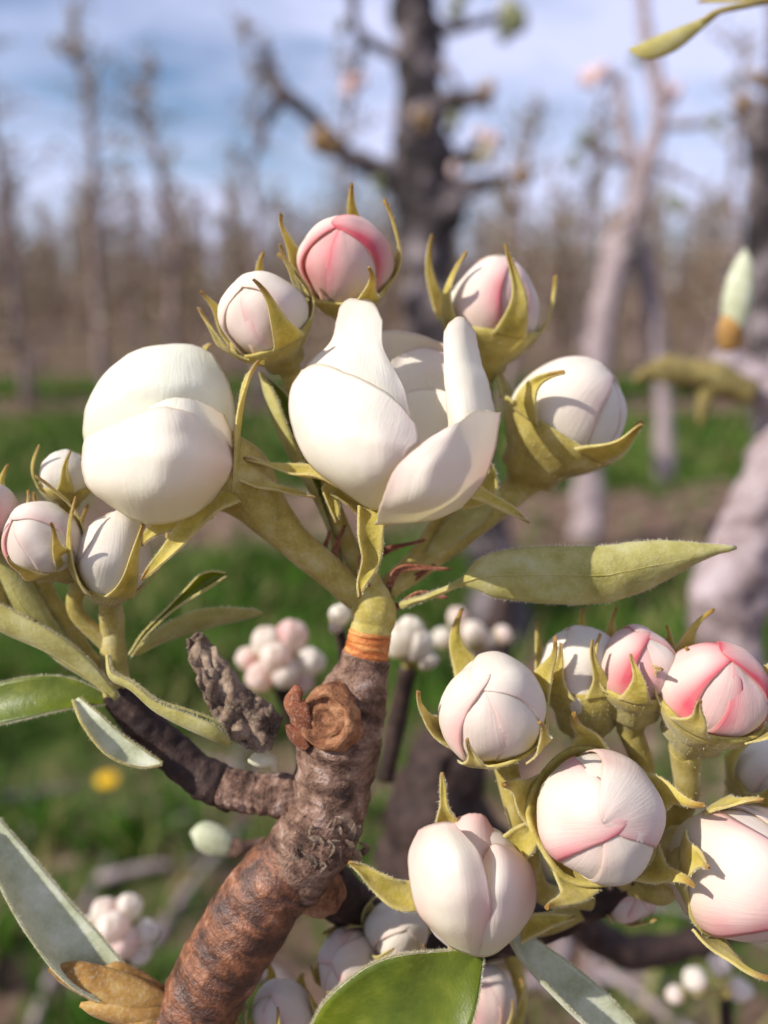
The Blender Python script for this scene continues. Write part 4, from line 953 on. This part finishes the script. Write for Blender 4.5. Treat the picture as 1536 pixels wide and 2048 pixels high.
free_sepal(f3, [(990, 1720, -30), (1030, 1690, -10), (1060, 1660, -4), (1075, 1630, -4)], [34, 34, 24, 4], (0, .2, 1), .3, 2)
# ---- bottom cluster behind the green leaf
bud(792, 1862, -170, 66, (.25, .6, .6), 'white bud peeking out between the split bud and the green leaf', [PW, PB, PW, PB, PW], seed=61, stalk=[(745, 1935, -270, 18), (755, 1870, -300, 18)])
bud(700, 1930, -160, 72, (-.35, .55, .7), 'pinkish white bud resting above the woolly leaf edge', [PS, PP, PB, PS, PS], seed=64, stalk=[(700, 2010, -250, 18), (715, 1900, -290, 18), (725, 1850, -290, 18)])
bud(565, 2030, -140, 62, (-.1, .9, .3), 'tall peach bud at the foot of the branch, below the pinkish bud', [PS] * 5, elong=1.3, seed=67, stalk=[(560, 2170, -180, 18), (500, 2100, -150, 18), (430, 2000, -110, 18)])
bud(962, 2005, -260, 78, (0, .85, .3), 'soft blurred white bud with a pink smear below the split bud', [PS, PB, PP, PB, PS], elong=1.2, seed=70, stalk=[(1000, 2140, -330, 18), (1040, 1990, -340, 18), (1010, 1880, -310, 18)])

# ------------------------------------------------------------------ far blossom clusters and small things behind
def far_cluster(px, py, z, spots, r, mats, label, stem):
    t = thing('blossom_cluster', label, 'blossom cluster', tuple(v2w([V(px, py, z)])[0]))
    sc = 1 / (1 - z / F)       # photo pixels -> close-up units at this depth
    rn = random.Random(px)
    hub = V(px, py + r * 1.3, z - 30)
    for i, (dx, dy, dz, k) in enumerate(spots):
        c = V(px + dx, py + dy, z + dz); rr = r * k * .9 * (1 - z / F) * rn.uniform(.85, 1.1); el_ = rn.uniform(1.1, 1.4)
        Fm = frame(nrm(c - hub + np.array([0, 20, 60]))); m_ = M[mats[i % len(mats)]]
        vs = bud_shape(SPHB[0] * (1 + .05 * np.sin(np.arctan2(SPHB[0][:, 1], SPHB[0][:, 0]) * 2.5 + i))[:, None], el_) @ Fm.T * rr + c; b = mesh_obj('bud', v2w(vs), SPHB[1], m_, t, np.stack([SPHB[0][:, 0] * .5 + .5, SPHB[0][:, 2] * .5 + .5], 1))
        G = np.array([bud_shape(np.array([[math.sin(a) * math.cos(q), math.sin(a) * math.sin(q), math.cos(a)] for q in np.linspace(0, 6.2832, 13)]) * 1.06, el_) @ Fm.T * rr + c for a in np.linspace(R(175), R(105), 6)])
        vv, ff_, _, _ = sheet(G, 2); mesh_obj('calyx', v2w(vv), ff_, M['calyx'], b)
        v, f = tube_mesh(cr([c - Fm[:, 2] * rr, (c + hub) / 2 - np.array([0, 10, 20]), hub], 10), rr * .22, 8); mesh_obj('stalk', v2w(v), f, M['stalk'], b)
    p = cr([hub] + [V(*q) for q in stem], 20); v, f = tube_mesh(p, r * .5 * (1 - z / F), 10); mesh_obj('twig', v2w(v), f, M['bark_dark'], t)
    return t
R5 = [(-62, -8, 0, .8), (-25, -42, 20, 1.0), (22, -48, 0, 1.0), (58, 0, 10, .95), (-40, 30, 40, .9), (10, 20, 50, 1.15), (45, 40, 20, .8), (-8, -8, 60, 1)]
far_cluster(560, 1325, -900, R5, 33, ['petal_pink', 'petal_soft', 'petal_pink', 'petal_white', 'petal_soft', 'petal_blush'], 'blurred cluster of small pinkish buds behind the round scar', [(600, 1480, -980), (640, 1640, -1000), (700, 1800, -1000)])
far_cluster(235, 1865, -800, R5, 34, ['petal_blush', 'petal_soft', 'petal_blush', 'petal_white', 'petal_blush', 'petal_soft'], 'blurred cluster of little white buds above the papery bud scales', [(260, 1990, -880), (330, 2120, -900)])
far_cluster(925, 1275, -1300, [(-40, 0, 0, .8), (-10, -40, 10, .75), (20, -10, 20, .9), (50, 5, 0, .7), (0, 35, 0, .8), (80, -5, 0, .7)], 26, ['petal_blush', 'petal_soft', 'petal_blush'], 'blurred tiny cream buds between branch and the cream bud', [(930, 1400, -1350), (880, 1560, -1350)])
far_cluster(815, 1290, -700, [(-14, -10, 10, 1.0), (18, 0, 0, 1.0), (6, -30, 0, .9), (40, 30, 0, .6)], 36, ['petal_white'], 'blurred pure white buds close behind the yellow branch tip', [(800, 1420, -760), (770, 1560, -760)])
far_cluster(680, 1230, -500, [(0, 0, 0, 1.0), (-8, 24, 0, .7)], 24, ['petal_white', 'petal_blush'], 'pair of tiny white buds peeking out under the stalks at the branch tip', [(690, 1330, -560), (700, 1480, -560)])
far_cluster(1450, 1960, -1300, [(-60, 0, 0, 1), (-10, -30, 10, .9), (30, 20, 20, 1), (-100, 30, 0, .8)], 26, ['petal_blush', 'petal_soft'], 'blurred cream buds low near the soil under the striped bud', [(1450, 2100, -1400), (1400, 2300, -1400)])
# a pale unopened leaf bud on its own twig
lb = thing('leaf_bud', 'pale oval leaf bud with brown base on a short twig by the branch fork', 'leaf bud', tuple(v2w([V(470, 1695, -500)])[0]))
p, r = path_r([(382, 1665, -500, 6), (400, 1668, -500, 32), (428, 1680, -500, 38), (455, 1692, -500, 30), (480, 1700, -500, 12)], 24); v, f = tube_mesh(p, np.maximum(r, 2), 18); mesh_obj('bud_leaf', v2w(v), f, LW, lb)
p, r = path_r([(455, 1690, -500, 26), (478, 1697, -500, 24), (510, 1690, -520, 16), (580, 1690, -540, 22), (660, 1720, -560, 26)], 24); v, f = tube_mesh(p, r, 14); mesh_obj('twig', v2w(v), f, M['bark_grey'], lb)
lb = thing('leaf_bud', 'small cream bud scale resting on the lumpy side spur', 'leaf bud', tuple(v2w([V(525, 1522, -60)])[0]))
p, r = path_r([(497, 1522, -60, 4), (512, 1519, -58, 15), (530, 1518, -58, 17), (546, 1524, -62, 12), (552, 1540, -72, 8)], 20); v, f = tube_mesh(p, r, 14); mesh_obj('bud_leaf', v2w(v), f, M['fuzz'], lb)
# dark limb of the same tree behind the branch
dl = thing('tree_limb', 'dark shaded limb running down behind the branch and the split bud', 'limb', tuple(v2w([V(800, 2100, -1500)])[0]))
close_tube('wood', [(1010, 1180, -1900, 40), (985, 1320, -1800, 90), (930, 1450, -1700, 130), (880, 1580, -1600, 170), (850, 1720, -1550, 190), (840, 1900, -1500, 200), (830, 2200, -1500, 210)], M['bark_dark'], dl, 60, 28, kn)
close_tube('side_limb', [(880, 1600, -1600, 120), (1000, 1700, -1650, 90), (1100, 1800, -1700, 80), (1250, 1900, -1800, 70), (1400, 1880, -1900, 60), (1600, 1800, -2000, 60)], M['bark_dark'], dl, 50, 22, kn)
# green-yellow leaf hanging in at the top right
tl = thing('leaf_spray', 'yellow green leaf hanging from a thin twig against the sky', 'leaf', tuple(v2w([V(1450, 20, -500)])[0]))
leaf(tl, [(1440, 22, -500), (1395, 45, -500), (1340, 70, -490), (1290, 90, -490), (1258, 98, -500)], [6, 22, 42, 38, 5], [LU, LU], 5, face=(.1, .45, .85), fold=-.5)
leaf(tl, [(1600, -10, -520), (1500, -2, -520), (1440, 2, -520), (1395, 4, -520)], [14, 20, 18, 3], [M['sepal'], M['sepal']], 5, face=(0, .5, .8), fold=.3)
p, r = path_r([(1700, -40, -520, 10), (1540, 0, -520, 9), (1440, 22, -500, 8), (1400, 44, -500, 6)], 24); v, f = tube_mesh(p, r, 10); mesh_obj('twig', v2w(v), f, M['stalk'], tl)
# ------------------------------------------------------------------ on the ground
M['yellow'] = simple('yellow', lin(236, 180, 20), lin(246, 204, 40), 40, .2)
def gpt(px, py):
    d = FWD + RIGHT * ((px - 768) / F) + UP * ((1024 - py) / F); s = -CAM_H / d[2]; return CAM + d * s
for (px, py) in ((218, 1605),):
    c = gpt(px, py); t = thing('dandelion', 'single yellow dandelion in the grass', 'flower', (c[0], c[1], 0))
    v, f = tube_mesh(np.array([[c[0], c[1], -.01], [c[0] + .004, c[1], .03], [c[0], c[1], .05]]), .002, 6); mesh_obj('stem', v, f, M['leaf_far'], t)
    parts = [(np.array([c[0], c[1], .05]) + SPH[0] * np.array([.017, .017, .008]), SPH[1])]
    for q in range(18):
        a = q * .349; e = np.array([math.cos(a), math.sin(a), .25]); s_ = np.array([-math.sin(a), math.cos(a), 0]) * .003; b = np.array([c[0], c[1], .05])
        parts.append((np.array([b - s_, b + s_, b + e * .022 + s_, b + e * .022 - s_]), [[0, 1, 2, 3]]))
    v, f = join(parts); mesh_obj('flower_head', v, f, M['yellow'], t)
rn = random.Random(9)
for q in range(26):
    px, py = rn.choice([(rn.uniform(1100, 1560), rn.uniform(1600, 2048)), (rn.uniform(0, 560), rn.uniform(1500, 2040)), (rn.uniform(900, 1536), rn.uniform(1850, 2048))]); c = gpt(px, py)
    a = rn.uniform(0, 3.14); ln = rn.uniform(.06, .22); dv = np.array([math.cos(a), math.sin(a), rn.uniform(-.05, .08)]) * ln
    z0 = ground_h(c[0], c[1]) + .008
    pts = cr([np.array([c[0], c[1], z0]) - dv, np.array([c[0] + rn.uniform(-.01, .01), c[1] + rn.uniform(-.01, .01), z0 + .012]), np.array([c[0], c[1], z0]) + dv], 8)
    v, f = tube_mesh(pts, np.linspace(.008, .004, 8) * rn.uniform(.6, 1.4), 7, lambda a_, b_, p_: 1 + .2 * nz(p_, 60)); tag(mesh_obj('pruned_twig', v, f, M['bark_mauve'], loc=(c[0], c[1], 0)), 'pale pruned twig lying on the ground under the tree', 'twig', 'pruned twigs on the ground')
